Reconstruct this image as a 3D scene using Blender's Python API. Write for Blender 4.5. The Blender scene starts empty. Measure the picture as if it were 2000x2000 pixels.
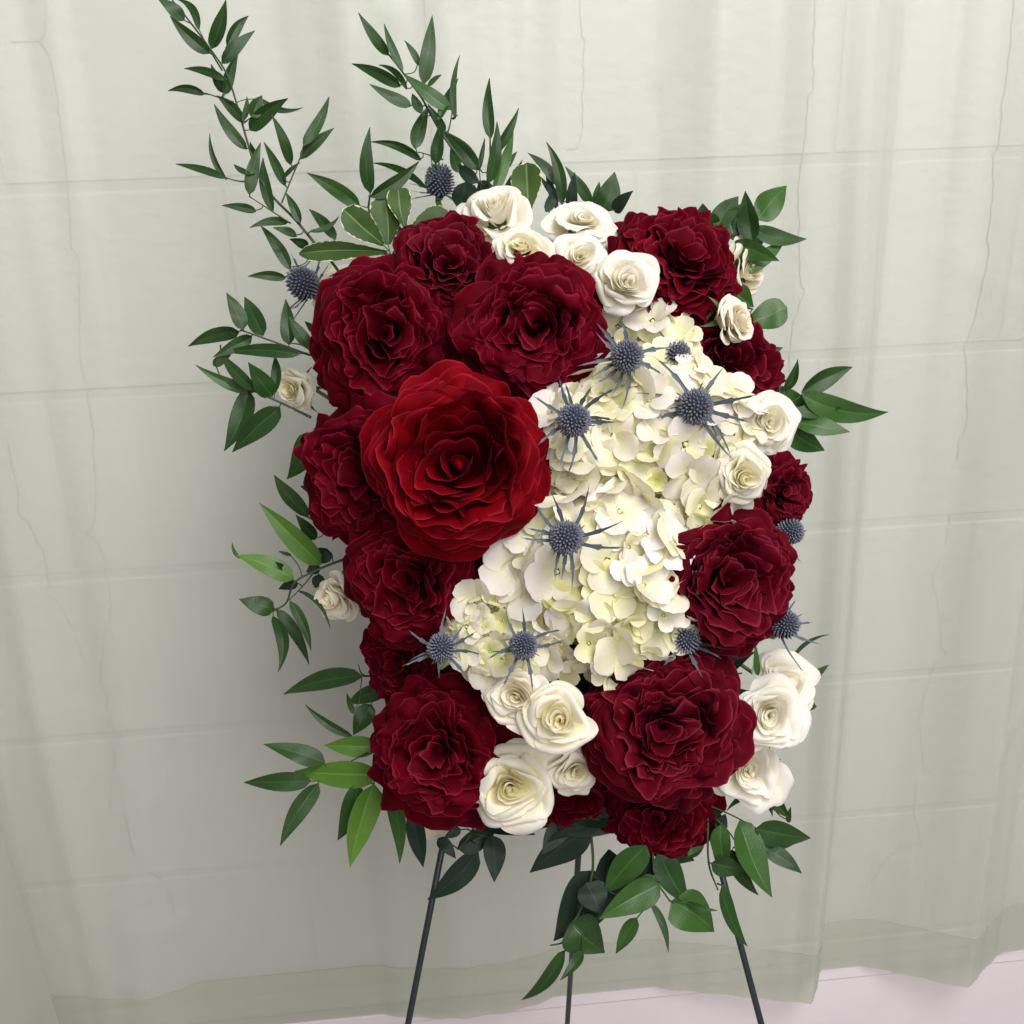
import bpy, math, random
from mathutils import Vector, Matrix, noise as mnoise

# ------------------------------------------------------------------ camera, world, lamps
SC = bpy.context.scene
COL = SC.collection
FPX = 2164.0                       # focal length in pixels of a 2000 px wide picture
PITCH, ROLL, YAW, WALL_D = math.radians(21.8), math.radians(1.76), math.radians(5.08), 1.141
CAM = Vector((0, 0, 1.30))
cp, sp, cr, sr = math.cos(PITCH), math.sin(PITCH), math.cos(ROLL), math.sin(ROLL)
_R, _U, FWD = Vector((1, 0, 0)), Vector((0, sp, cp)), Vector((0, cp, -sp))
RGT = _R * cr - _U * sr
UPV = _R * sr + _U * cr
cam_data = bpy.data.cameras.new('camera')
cam = bpy.data.objects.new('camera', cam_data)
COL.objects.link(cam)
cam.matrix_world = Matrix(((RGT.x, UPV.x, -FWD.x, CAM.x), (RGT.y, UPV.y, -FWD.y, CAM.y), (RGT.z, UPV.z, -FWD.z, CAM.z), (0, 0, 0, 1)))
cam_data.sensor_width = 36.0
cam_data.lens = 36.0 * FPX / 2000.0
cam_data.clip_start, cam_data.clip_end = 0.02, 50.0
SC.camera = cam

world = bpy.data.worlds.new('World')
SC.world = world
world.use_nodes = True
bg = world.node_tree.nodes['Background']
bg.inputs[0].default_value = (1.0, 0.97, 0.95, 1)
bg.inputs[1].default_value = 0.24

def area(name, loc, aim, sx, sy, watts, colour):
    d = bpy.data.lights.new(name, 'AREA')
    d.shape = 'RECTANGLE'; d.size, d.size_y = sx, sy
    d.energy = watts; d.color = colour
    o = bpy.data.objects.new(name, d); COL.objects.link(o)
    o.location = loc
    o.rotation_euler = (Vector(aim) - Vector(loc)).to_track_quat('-Z', 'Y').to_euler()
    return o
area('ceiling_lamp', (0.72, -0.30, 2.65), (0.05, 0.85, 0.9), 1.3, 0.9, 50.0, (1.0, 0.98, 0.965))
area('front_fill', (0.7, -1.9, 2.3), (0.0, 0.9, 0.9), 1.4, 1.4, 48.0, (1.0, 0.98, 0.97))  # unseen front fill, added to lift the shadows

SC.view_settings.view_transform = 'Standard'
SC.view_settings.look = 'None'
SC.view_settings.exposure = 0.0
SC.view_settings.gamma = 1.0
SC.cycles.max_bounces = 5
SC.cycles.diffuse_bounces = 4
SC.cycles.glossy_bounces = 2
SC.cycles.transmission_bounces = 3
SC.cycles.transparent_max_bounces = 8
SC.cycles.caustics_reflective = False
SC.cycles.caustics_refractive = False
SC.cycles.use_adaptive_sampling = True
SC.cycles.adaptive_threshold = 0.02
SC.cycles.use_denoising = True

# ------------------------------------------------------------------ helpers
K = 2000.0 / 1932.0
def px_world(x, y, d):             # a pixel of the 2000 px photograph at view depth d
    return CAM + (FWD + RGT * ((x - 1000) / FPX) + UPV * ((1000 - y) / FPX)) * d
def px_ray(x, y):
    return FWD + RGT * ((x - 1000) / FPX) + UPV * ((1000 - y) / FPX)
def px_on_plane(x, y, p, n):
    r = px_ray(x, y)
    return CAM + r * ((p - CAM).dot(n) / r.dot(n))
def crop(x0, y0, s):
    return lambda x, y: (x0 + x / s, y0 + y / s)
FULL = crop(0, 0, 1 / K)
def dome(x, y):                    # view depth of the bouquet's face
    q = ((x - 1090) / 510) ** 2 + ((y - 1030) / 650) ** 2
    return 0.760 + 0.105 * min(q, 1.7)

def smooth(e0, e1, x):
    t = max(0.0, min(1.0, (x - e0) / (e1 - e0)))
    return t * t * (3 - 2 * t)

def mesh_obj(name, verts, faces, mat, parent=None, attrs=None, flat=False, uv=None):
    me = bpy.data.meshes.new(name)
    me.from_pydata([tuple(v) for v in verts], [], faces)
    if mat: me.materials.append(mat)
    if not flat: me.polygons.foreach_set('use_smooth', [True] * len(me.polygons))
    for k, vals in (attrs or {}).items():
        a = me.attributes.new(k, 'FLOAT', 'POINT'); a.data.foreach_set('value', vals)
    if uv:
        l = me.uv_layers.new(name='UVMap')
        flatuv = []
        for lp in me.loops: flatuv += uv[lp.vertex_index]
        l.data.foreach_set('uv', flatuv)
    o = bpy.data.objects.new(name, me); COL.objects.link(o)
    if parent: o.parent = parent
    return o
def link_mesh(name, me, parent, m):
    o = bpy.data.objects.new(name, me); COL.objects.link(o)
    o.parent = parent; o.matrix_local = m
    return o
def thing(name, m, label, cat, group=None):
    o = bpy.data.objects.new(name, None); COL.objects.link(o)
    o.empty_display_size = 0.01
    o.matrix_world = m
    tag(o, label, cat, group)
    return o
def tag(o, label, cat, group=None):
    o['label'] = label; o['category'] = cat
    if group: o['group'] = group

def catmull(P, n=6):
    if len(P) < 3: return P
    out = []
    Q = [P[0] * 2 - P[1]] + P + [P[-1] * 2 - P[-2]]
    for i in range(1, len(Q) - 2):
        for j in range(n):
            t = j / n
            a, b, c, d = Q[i - 1], Q[i], Q[i + 1], Q[i + 2]
            out.append(0.5 * (2 * b + (c - a) * t + (2 * a - 5 * b + 4 * c - d) * t * t + (3 * b - a - 3 * c + d) * t ** 3))
    out.append(P[-1]); return out
def tube_data(P, r0, r1, sides=6):
    V, F = [], []
    n = len(P)
    for i, p in enumerate(P):
        t = (P[min(i + 1, n - 1)] - P[max(i - 1, 0)]).normalized()
        a = t.orthogonal().normalized() if i == 0 else (a - t * a.dot(t)).normalized()
        b = t.cross(a)
        r = r0 + (r1 - r0) * i / (n - 1)
        for k in range(sides):
            w = 2 * math.pi * k / sides
            V.append(p + a * (r * math.cos(w)) + b * (r * math.sin(w)))
    for i in range(n - 1):
        for k in range(sides):
            F.append((i * sides + k, i * sides + (k + 1) % sides, (i + 1) * sides + (k + 1) % sides, (i + 1) * sides + k))
    F.append(tuple(range(sides))[::-1]); F.append(tuple((n - 1) * sides + k for k in range(sides)))
    return V, F
def tube(name, P, r0, r1, mat, parent=None, sides=6):
    V, F = tube_data(P, r0, r1, sides)
    if parent:
        inv = parent.matrix_world.inverted(); V = [inv @ v for v in V]
    return mesh_obj(name, V, F, mat, parent)

# ------------------------------------------------------------------ materials
def new_mat(name):
    m = bpy.data.materials.new(name); m.use_nodes = True
    nt = m.node_tree
    return m, nt, nt.nodes['Principled BSDF'], nt.nodes['Material Output']
def node(nt, t, **kw):
    n = nt.nodes.new(t)
    for k, v in kw.items(): setattr(n, k, v)
    return n
def mixc(nt, fac, a, b):
    n = node(nt, 'ShaderNodeMix', data_type='RGBA')
    for s, v in ((n.inputs[0], fac), (n.inputs[6], a), (n.inputs[7], b)):
        if hasattr(v, 'is_output'): nt.links.new(v, s)
        elif isinstance(v, (int, float)): s.default_value = v
        else: s.default_value = (*v, 1)
    return n.outputs[2]
def noise(nt, scale, detail=3, coord='Object', stretch=None):
    tc = node(nt, 'ShaderNodeTexCoord')
    n = node(nt, 'ShaderNodeTexNoise'); n.inputs['Scale'].default_value = scale; n.inputs['Detail'].default_value = detail
    src = tc.outputs[coord]
    if stretch:
        mp = node(nt, 'ShaderNodeMapping'); mp.inputs['Scale'].default_value = stretch
        nt.links.new(src, mp.inputs[0]); src = mp.outputs[0]
    nt.links.new(src, n.inputs['Vector'])
    return n.outputs['Fac']
def bump(nt, h, bsdf, strength, dist):
    b = node(nt, 'ShaderNodeBump'); b.inputs['Strength'].default_value = strength; b.inputs['Distance'].default_value = dist
    nt.links.new(h, b.inputs['Height']); nt.links.new(b.outputs[0], bsdf.inputs['Normal'])
    return b
def attr(nt, name, kind='GEOMETRY'):
    return node(nt, 'ShaderNodeAttribute', attribute_type=kind, attribute_name=name).outputs['Fac']
def ramp(nt, fac, lo, hi):
    n = node(nt, 'ShaderNodeMapRange'); nt.links.new(fac, n.inputs[0])
    n.inputs[1].default_value, n.inputs[2].default_value = lo, hi
    return n.outputs[0]
def thin(nt, bsdf, out, col, share):           # petals and leaves let some light through
    tr = node(nt, 'ShaderNodeBsdfTranslucent')
    if hasattr(col, 'is_output'): nt.links.new(col, tr.inputs[0])
    else: tr.inputs[0].default_value = (*col, 1)
    mx = node(nt, 'ShaderNodeMixShader'); mx.inputs[0].default_value = share
    nt.links.new(bsdf.outputs[0], mx.inputs[1]); nt.links.new(tr.outputs[0], mx.inputs[2])
    nt.links.new(mx.outputs[0], out.inputs[0])

def red_mat(name, deep, mid, rim):
    m, nt, b, o = new_mat(name)
    n = ramp(nt, noise(nt, 55, 2), 0.3, 0.72)
    c = mixc(nt, n, deep, mid)
    c = mixc(nt, attr(nt, 'edge'), c, rim)  # light caught by the petal edge, painted as a paler, pinker border
    nt.links.new(c, b.inputs['Base Color'])
    b.inputs['Roughness'].default_value = 0.62
    b.inputs['Specular IOR Level'].default_value = 0.03
    b.inputs['Sheen Weight'].default_value = 0.02
    b.inputs['Sheen Roughness'].default_value = 0.35
    b.inputs['Sheen Tint'].default_value = (1.0, 0.25, 0.35, 1)
    thin(nt, b, o, c, 0.10)
    return m
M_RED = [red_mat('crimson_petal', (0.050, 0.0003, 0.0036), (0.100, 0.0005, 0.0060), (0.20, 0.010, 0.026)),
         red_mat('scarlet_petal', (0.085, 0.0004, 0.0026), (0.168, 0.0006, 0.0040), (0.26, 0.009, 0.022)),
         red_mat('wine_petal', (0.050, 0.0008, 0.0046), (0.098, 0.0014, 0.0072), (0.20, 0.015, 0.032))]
def cream_mat(name, tip, base, share):
    m, nt, b, o = new_mat(name)
    c = mixc(nt, ramp(nt, attr(nt, 'along'), 0.30, 0.88), base, tip)
    c = mixc(nt, ramp(nt, noise(nt, 60, 3), 0.55, 1.3), c, (0.90, 0.83, 0.74))
    nt.links.new(c, b.inputs['Base Color'])
    b.inputs['Roughness'].default_value = 0.55
    b.inputs['Specular IOR Level'].default_value = 0.25
    thin(nt, b, o, c, share)
    return m
M_CREAM = [cream_mat('cream_petal', (0.95, 0.915, 0.845), (0.95, 0.88, 0.58), 0.46),
           cream_mat('ivory_petal', (0.95, 0.92, 0.875), (0.95, 0.905, 0.73), 0.46),
           cream_mat('old_ivory_petal', (0.93, 0.875, 0.785), (0.92, 0.845, 0.64), 0.38)]
def hydrangea_mat():
    m, nt, b, o = new_mat('hydrangea_petal')
    tone = attr(nt, 'tone', 'OBJECT')
    al = attr(nt, 'along')
    c1 = mixc(nt, tone, (0.885, 0.835, 0.825), (0.87, 0.83, 0.42))
    c2 = mixc(nt, tone, (0.86, 0.83, 0.62), (0.72, 0.74, 0.25))
    c = mixc(nt, ramp(nt, al, 0.05, 0.75), c2, c1)
    c = mixc(nt, ramp(nt, noise(nt, 1.6, 2), 0.55, 1.0), c, (0.86, 0.79, 0.74))
    nt.links.new(c, b.inputs['Base Color'])
    b.inputs['Roughness'].default_value = 0.6
    b.inputs['Specular IOR Level'].default_value = 0.2
    bump(nt, noise(nt, 9, 2, 'Object', (0.5, 3, 1)), b, 0.10, 0.02)
    thin(nt, b, o, c, 0.38)
    return m
M_HYD = hydrangea_mat()
def leaf_mat(name, a, bcol, rough=0.33, share=0.14):
    m, nt, b, o = new_mat(name)
    c = mixc(nt, ramp(nt, noise(nt, 30, 3), 0.3, 0.7), a, bcol)
    tc = node(nt, 'ShaderNodeTexCoord')
    wv = node(nt, 'ShaderNodeTexWave', bands_direction='Y'); wv.inputs['Scale'].default_value = 3.0; wv.inputs['Distortion'].default_value = 0.6
    nt.links.new(tc.outputs['UV'], wv.inputs[0])
    c = mixc(nt, ramp(nt, attr(nt, 'rib'), 0.0, 1.0), c, tuple(min(1, v * 1.35 + 0.004) for v in bcol))
    nt.links.new(c, b.inputs['Base Color'])
    nr0 = noise(nt, 90, 2)
    nr = ramp(nt, nr0, 0.2, 0.9)
    c = mixc(nt, ramp(nt, nr0, 0.70, 0.80), c, tuple(0.6 * v + w for v, w in zip(bcol, (0.035, 0.022, 0.006))))
    nt.links.new(c, b.inputs['Base Color'])
    mr = node(nt, 'ShaderNodeMapRange'); nt.links.new(nr, mr.inputs[0]); mr.inputs[3].default_value = rough - 0.06; mr.inputs[4].default_value = rough + 0.14
    nt.links.new(mr.outputs[0], b.inputs['Roughness'])
    b.inputs['Specular IOR Level'].default_value = 0.34
    bump(nt, wv.outputs['Fac'], b, 0.25, 0.0006)
    thin(nt, b, o, c, share)
    return m
M_LEAF = {'d': leaf_mat('dark_leaf', (0.015, 0.044, 0.010), (0.027, 0.070, 0.015), 0.27),
          'm': leaf_mat('green_leaf', (0.030, 0.084, 0.016), (0.045, 0.112, 0.022), 0.24),
          'b': leaf_mat('bright_leaf', (0.070, 0.165, 0.020), (0.100, 0.215, 0.030), 0.28, 0.2),
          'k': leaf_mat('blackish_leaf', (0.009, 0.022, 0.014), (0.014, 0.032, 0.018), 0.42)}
def variegated_mat():
    m, nt, b, o = new_mat('variegated_leaf')
    e = attr(nt, 'rim')
    n = noise(nt, 260, 2)
    ad = node(nt, 'ShaderNodeMath', operation='ADD'); nt.links.new(e, ad.inputs[0]); nt.links.new(n, ad.inputs[1])
    f = ramp(nt, ad.outputs[0], 1.38, 1.46)
    c = mixc(nt, ramp(nt, noise(nt, 40, 3), 0.35, 0.7), (0.034, 0.072, 0.018), (0.066, 0.118, 0.030))
    c = mixc(nt, attr(nt, 'rib'), c, (0.16, 0.24, 0.08))
    c = mixc(nt, f, c, (0.66, 0.63, 0.40))
    nt.links.new(c, b.inputs['Base Color']); b.inputs['Roughness'].default_value = 0.48; b.inputs['Specular IOR Level'].default_value = 0.18
    thin(nt, b, o, c, 0.18)
    return m
M_VAR = variegated_mat()
def plain(name, col, rough, spec=0.3, n_scale=None, col2=None, share=0, bump_s=0):
    m, nt, b, o = new_mat(name)
    b.inputs['Roughness'].default_value = rough; b.inputs['Specular IOR Level'].default_value = spec
    c = col
    if n_scale:
        nz = noise(nt, n_scale, 4)
        c = mixc(nt, ramp(nt, nz, 0.3, 0.7), col, col2 or tuple(v * 0.7 for v in col))
        nt.links.new(c, b.inputs['Base Color'])
        if bump_s: bump(nt, nz, b, bump_s, 0.002)
    else: b.inputs['Base Color'].default_value = (*col, 1)
    if share: thin(nt, b, o, c, share)
    return m
M_STEM = plain('green_stem', (0.030, 0.060, 0.022), 0.5, 0.3, 60, (0.045, 0.060, 0.025))
M_PALESTEM = plain('pale_stem', (0.20, 0.26, 0.09), 0.5, 0.3, 60, (0.14, 0.22, 0.06))
M_SEPAL = plain('sepal_green', (0.085, 0.15, 0.035), 0.5, 0.3, 60, (0.05, 0.10, 0.03), 0.1)
M_CORE = plain('hydrangea_core', (0.42, 0.43, 0.17), 0.7, 0.2, 120, (0.26, 0.30, 0.09))
M_BEAD = plain('floret_button', (0.62, 0.64, 0.26), 0.5, 0.3)
M_THISTLE = plain('thistle_blue', (0.100, 0.108, 0.155), 0.55, 0.3, 300, (0.18, 0.185, 0.22))
M_THCORE = plain('thistle_core', (0.030, 0.034, 0.060), 0.7, 0.2, 200)
M_BRACT = plain('thistle_bract', (0.075, 0.098, 0.122), 0.5, 0.35, 90, (0.048, 0.066, 0.080))
M_FOAM = plain('floral_foam_green', (0.010, 0.022, 0.010), 0.9, 0.1, 200, (0.006, 0.014, 0.007), 0, 0.4)
M_WIRE = plain('easel_green_wire', (0.013, 0.022, 0.026), 0.38, 0.5, 80, (0.018, 0.030, 0.033))

def wall_mat():
    m, nt, b, o = new_mat('painted_block')
    n1 = noise(nt, 5, 2); n2 = noise(nt, 55, 3, 'Object', (1, 1, 1.6)); n3 = noise(nt, 260, 3)
    c = mixc(nt, ramp(nt, n1, 0.35, 0.68), (0.87, 0.855, 0.85), (0.83, 0.815, 0.81))
    c = mixc(nt, ramp(nt, n2, 0.60, 0.82), c, (0.78, 0.765, 0.755))
    nt.links.new(c, b.inputs['Base Color']); b.inputs['Roughness'].default_value = 0.55
    ad = node(nt, 'ShaderNodeMath', operation='ADD'); nt.links.new(n2, ad.inputs[0])
    mu = node(nt, 'ShaderNodeMath', operation='MULTIPLY'); nt.links.new(n3, mu.inputs[0]); mu.inputs[1].default_value = 0.35
    nt.links.new(mu.outputs[0], ad.inputs[1])
    bump(nt, ad.outputs[0], b, 0.55, 0.004)
    return m
M_WALL = wall_mat()
M_MORTAR = plain('painted_mortar', (0.82, 0.80, 0.795), 0.7, 0.2, 60, (0.77, 0.755, 0.75), 0, 0.3)
M_CRACK = plain('crack_shadow_grey', (0.60, 0.58, 0.56), 0.9, 0.1, 40, (0.80, 0.78, 0.77))
M_BASE = plain('baseboard_paint', (0.84, 0.775, 0.82), 0.32, 0.5, 9, (0.80, 0.735, 0.78))
M_FLOOR = plain('floor_vinyl', (0.42, 0.36, 0.36), 0.5, 0.4, 12, (0.36, 0.31, 0.31))
def sheer_mat(name, clear, col):
    m, nt, b, o = new_mat(name)
    nt.nodes.remove(b)
    tr = node(nt, 'ShaderNodeBsdfTransparent'); tr.inputs[0].default_value = (0.955, 0.970, 0.940, 1)
    c = mixc(nt, 0.0, col, col)
    df = node(nt, 'ShaderNodeBsdfDiffuse'); tl = node(nt, 'ShaderNodeBsdfTranslucent')
    nt.links.new(c, df.inputs[0]); nt.links.new(c, tl.inputs[0])
    m1 = node(nt, 'ShaderNodeMixShader'); m1.inputs[0].default_value = 0.42
    nt.links.new(df.outputs[0], m1.inputs[1]); nt.links.new(tl.outputs[0], m1.inputs[2])
    gl = node(nt, 'ShaderNodeBsdfGlossy'); gl.inputs['Roughness'].default_value = 0.45; gl.inputs[0].default_value = (0.8, 0.85, 0.75, 1)
    m3 = node(nt, 'ShaderNodeMixShader'); m3.inputs[0].default_value = 0.08
    nt.links.new(m1.outputs[0], m3.inputs[1]); nt.links.new(gl.outputs[0], m3.inputs[2])
    lw = node(nt, 'ShaderNodeLayerWeight'); lw.inputs[0].default_value = 0.35       # slanting cloth shows more thread
    pw = node(nt, 'ShaderNodeMath', operation='MULTIPLY_ADD', use_clamp=True); nt.links.new(lw.outputs['Facing'], pw.inputs[0]); pw.inputs[1].default_value = 0.45 if clear < 0.8 else 0.20
    pw.inputs[2].default_value = 1 - clear
    m2 = node(nt, 'ShaderNodeMixShader'); nt.links.new(pw.outputs[0], m2.inputs[0])
    nt.links.new(tr.outputs[0], m2.inputs[1]); nt.links.new(m3.outputs[0], m2.inputs[2])
    nt.links.new(m2.outputs[0], o.inputs[0])
    return m
M_SHEER = sheer_mat('sheer_green_voile', 0.50, (0.672, 0.690, 0.625))
M_HEM = sheer_mat('sheer_green_hem', 0.92, (0.62, 0.66, 0.56))

M_HEM2 = plain('hem_thread', (0.50, 0.55, 0.45), 0.8, 0.1)
# ------------------------------------------------------------------ the wall behind
WN = Vector((math.sin(YAW), -math.cos(YAW), 0))         # the wall's normal, towards the camera
WX = Vector((math.cos(YAW), math.sin(YAW), 0))
WO = Vector((0, WALL_D, 0))
def wallp(s, z, off=0.0): return WO + WX * s + WN * off + Vector((0, 0, z))
def to_wall(x, y, off=0.0):
    p = px_on_plane(x, y, WO + WN * off, WN)
    return (p - WO).dot(WX), p.z
BOARD_TOP = to_wall(1500, 1905, 0.016)[1]
Z0 = CAM.z - 0.094                                        # the topmost bed joint in view
def box_wall(name, s0, s1, z0, z1, o0, o1, mat, parent=None, bevel=0.0):
    bv = bevel
    V = [wallp(s, z, o0) for s, z in ((s0, z0), (s1, z0), (s1, z1), (s0, z1))]
    V += [wallp(s, z, o1 - bv) for s, z in ((s0, z0), (s1, z0), (s1, z1), (s0, z1))]
    V += [wallp(s, z, o1) for s, z in ((s0 + bv, z0 + bv), (s1 - bv, z0 + bv), (s1 - bv, z1 - bv), (s0 + bv, z1 - bv))]
    F = [(3, 2, 1, 0), (8, 9, 10, 11)]
    for a in range(4):
        b = (a + 1) % 4
        F += [(a, b, 4 + b, 4 + a), (4 + a, 4 + b, 8 + b, 8 + a)]
    if parent:
        inv = parent.matrix_world.inverted(); V = [inv @ v for v in V]
    return mesh_obj(name, V, F, mat, parent, flat=True)
wall = box_wall('wall', -1.4, 1.4, 0.0, 2.3, -0.15, -0.0020, M_MORTAR)
wall['kind'] = 'structure'
rng = random.Random(5)
CH, BL = 0.2032, 0.4064
for k in range(-2, 7):
    zt = Z0 - CH * (k - 1)                                 # top of the course
    zb = zt - CH
    if zb < 0: zb = -0.0
    sh = -0.07 + (0.5 * BL if k % 2 else 0.0)
    i = -3
    while True:
        s0 = sh + i * BL
        if s0 > 1.0: break
        if s0 + BL > -1.0:
            o = box_wall('block', s0 + 0.0012, s0 + BL - 0.0012, zb + 0.0045, zt - 0.0045, -0.02, rng.uniform(-0.0006, 0.0006), M_WALL, wall, 0.0022)
        i += 1
def crack(pts):
    rr = random.Random(len(pts) * 7 + int(pts[0][0]))
    P = []
    for (x0, y0), (x1, y1) in zip(pts[:-1], pts[1:]):
        n = max(2, int(math.hypot(x1 - x0, y1 - y0) / 14))
        for j in range(n):
            t = j / n
            s, z = to_wall(x0 + (x1 - x0) * t + rr.uniform(-2, 2), y0 + (y1 - y0) * t)
            P.append(wallp(s, z, 0.0008))
    s, z = to_wall(*pts[-1]); P.append(wallp(s, z, 0.0008))
    tube('crack', P, 0.00055, 0.00055, M_CRACK, wall, 5)
Cq, Cr, Cu, Cv = crop(0, 0, 2.146), crop(1400, 0, 2.147), crop(0, 850, 2.972), crop(1500, 850, 1.84)
crack([Cq(195, -60), Cq(193, 120), Cq(170, 175), Cq(212, 240), Cq(240, 400), Cq(270, 640), Cq(290, 820), Cq(300, 1030), Cq(333, 1100), Cq(332, 1500), Cq(365, 1640), Cq(395, 1840)])
crack([Cu(540, 50), Cu(560, 300), Cu(540, 530), Cu(500, 575), Cu(560, 590), Cu(605, 720), Cu(650, 1000), Cu(605, 1180), Cu(580, 1450), Cu(615, 1480), Cu(640, 1690), Cu(690, 1740), Cu(655, 1930)])
crack([Cu(650, 1000), Cu(730, 980)])
crack([Cu(45, 20), Cu(60, 130), Cu(105, 330), Cu(108, 460), Cu(160, 500), Cu(250, 670), Cu(285, 840), Cu(268, 915), Cu(340, 970), Cu(430, 1150), Cu(485, 1290)])
crack([Cq(48, 176), Cq(165, 170)])
crack([crop(600, 0, 1.932)(*p) for p in ((1030, -40), (1035, 130), (1046, 150), (1040, 330), (1038, 500), (1015, 560), (975, 565))])
crack([Cr(*p) for p in ((415, -30), (402, 200), (408, 370), (385, 400), (368, 600), (340, 790), (345, 980), (352, 1180), (366, 1215), (320, 1360), (300, 1560))])
crack([Cr(*p) for p in ((1250, -30), (1228, 220), (1196, 450), (1180, 610), (1160, 645), (1157, 800), (1135, 1000), (1145, 1060), (1090, 1290), (1055, 1420), (1040, 1450), (1050, 1600), (1048, 1790), (1015, 1850), (1005, 1930))])
crack([Cv(*p) for p in ((655, 280), (640, 380), (590, 520), (610, 600), (625, 760), (640, 785), (600, 820), (565, 920), (535, 1040), (550, 1060), (560, 1190), (580, 1215))])
crack([Cv(*p) for p in ((530, 1240), (525, 1360), (548, 1465), (480, 1475), (420, 1530), (370, 1605))])
crack([crop(0, 1500, 2.415)(*p) for p in ((530, 40), (515, 200), (590, 220), (620, 370), (680, 480), (760, 520), (800, 590), (820, 680))])

# baseboard: a moulded strip with a thin rounded cap
prof = [(0.0, 0.001), (0.0, 0.0135), (BOARD_TOP - 0.022, 0.0135), (BOARD_TOP - 0.018, 0.0160), (BOARD_TOP - 0.003, 0.0160), (BOARD_TOP - 0.0008, 0.0150), (BOARD_TOP, 0.0125), (BOARD_TOP, 0.001)]
V, F = [], []
for s in (-1.3, 1.3):
    V += [wallp(s, z, off) for z, off in prof]
n = len(prof)
for j in range(n): F.append((j, (j + 1) % n, n + (j + 1) % n, n + j))
F += [tuple(range(n)), tuple(range(2 * n - 1, n - 1, -1))]
bb = mesh_obj('baseboard', V, F, M_BASE, flat=True); bb['kind'] = 'structure'
fl = mesh_obj('floor', [(-1.6, -1.0, -0.02), (1.6, -1.0, -0.02), (1.6, 1.4, -0.02), (-1.6, 1.4, -0.02), (-1.6, -1.0, -0.001), (1.6, -1.0, -0.001), (1.6, 1.4, -0.001), (-1.6, 1.4, -0.001)],
              [(3, 2, 1, 0), (4, 5, 6, 7), (0, 1, 5, 4), (1, 2, 6, 5), (2, 3, 7, 6), (3, 0, 4, 7)], M_FLOOR, flat=True)
fl['kind'] = 'structure'

# ------------------------------------------------------------------ the sheer curtain
HEM_Z = BOARD_TOP + 0.004
def hem_pt(x, y):
    p = px_on_plane(x, y, Vector((0, 0, HEM_Z)), Vector((0, 0, 1)))
    return (p - WO).dot(WX), (p - WO).dot(WN)
hem_px = [(-260, 2075), (-160, 2010), (-60, 2090), (60, 2105), (112, 2085), (128, 2030), (230, 2045), (330, 2050), (430, 2008), (468, 1988), (520, 1990), (560, 1978), (592, 1966), (690, 1975), (800, 1987), (900, 1990), (1000, 1976), (1080, 1948), (1167, 1921),
          (1300, 1934), (1440, 1949), (1566, 1963), (1578, 1935), (1584, 1903), (1607, 1877), (1740, 1903), (1874, 1932), (1890, 1915), (1933, 1868), (2010, 1846), (2110, 1862), (2240, 1890), (2255, 1850)]
HP = [hem_pt(*p) for p in hem_px]
def hem_off(s):
    if s <= HP[0][0]: return HP[0][1]
    for (a, oa), (b, ob) in zip(HP[:-1], HP[1:]):
        if s <= b:
            t = (s - a) / max(1e-6, b - a)
            return oa + (ob - oa) * t
    return HP[-1][1]
svals = []
s = HP[0][0]
while s < HP[-1][0]: svals.append(s); s += 0.006
svals = sorted(set([round(v, 5) for v in svals] + [round(p[0], 5) for p in HP]))
raw = [hem_off(s) for s in svals]
def blur(vals, rad):
    out = []
    for i, s in enumerate(svals):
        a = b = 0.0
        for j in range(max(0, i - 40), min(len(svals), i + 41)):
            w = math.exp(-((svals[j] - s) / rad) ** 2); a += w * vals[j]; b += w
        out.append(a / b)
    return out
soft1, soft2 = blur(raw, 0.004), blur(raw, 0.008)
mean = sum(raw) / len(raw)
rng = random.Random(11)
creases = [(rng.uniform(-0.8, 0.8), rng.uniform(0.3, 1.6), rng.uniform(0.05, 0.2), rng.uniform(-0.9, 0.9), rng.uniform(0.002, 0.0045)) for _ in range(46)]
def curtain_pt(i, z, extra=0.0):
    h = (z - HEM_Z) / 1.3
    t = smooth(0.0, 0.45, h)
    off = soft1[i] * (1 - t) + soft2[i] * t
    off = mean + (off - mean) * (1 - 0.15 * smooth(0, 1.0, h))
    s = svals[i]
    off += (0.007 * math.sin(s * 34 + 0.8 * math.sin(z * 2.2) + 1.0) + 0.004 * math.sin(s * 71 + 1.3 * math.sin(z * 3))) * smooth(0, .4, h) + 0.0012 * math.sin(s * 143 + z * 3)
    for cs, cz, cl, ca, am in creases:
        ds, dz = s - cs, z - cz
        u = ds * math.cos(ca) + dz * math.sin(ca); w = -ds * math.sin(ca) + dz * math.cos(ca)
        if abs(u) < cl and abs(w) < 0.02:
            off += am * (1 - (u / cl) ** 2) * math.exp(-(w / 0.006) ** 2)
    return wallp(s + 0.012 * math.sin(z * 2.1 + s * 3), z, max(0.020, off) + extra)
zs = []
z = HEM_Z
while z < 1.62: zs.append(z); z += 0.014
curtain = thing('curtain', Matrix.Translation(wallp(0, HEM_Z, mean)), 'sheer pale green curtain hanging in soft folds before the painted block wall', 'curtain')
inv = curtain.matrix_world.inverted()
ns = len(svals)
V = [inv @ curtain_pt(i, z) for z in zs for i in range(ns)]
F = [(r * ns + c, r * ns + c + 1, (r + 1) * ns + c + 1, (r + 1) * ns + c) for r in range(len(zs) - 1) for c in range(ns - 1)]
mesh_obj('panel', V, F, M_SHEER, curtain)
hz = [HEM_Z + 0.001 + 0.084 * k / 6 for k in range(7)]
V = [inv @ curtain_pt(i, z, 0.0015) for z in hz for i in range(ns)]
F = [(r * ns + c, r * ns + c + 1, (r + 1) * ns + c + 1, (r + 1) * ns + c) for r in range(6) for c in range(ns - 1)]
mesh_obj('hem', V, F, M_HEM, curtain)

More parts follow.
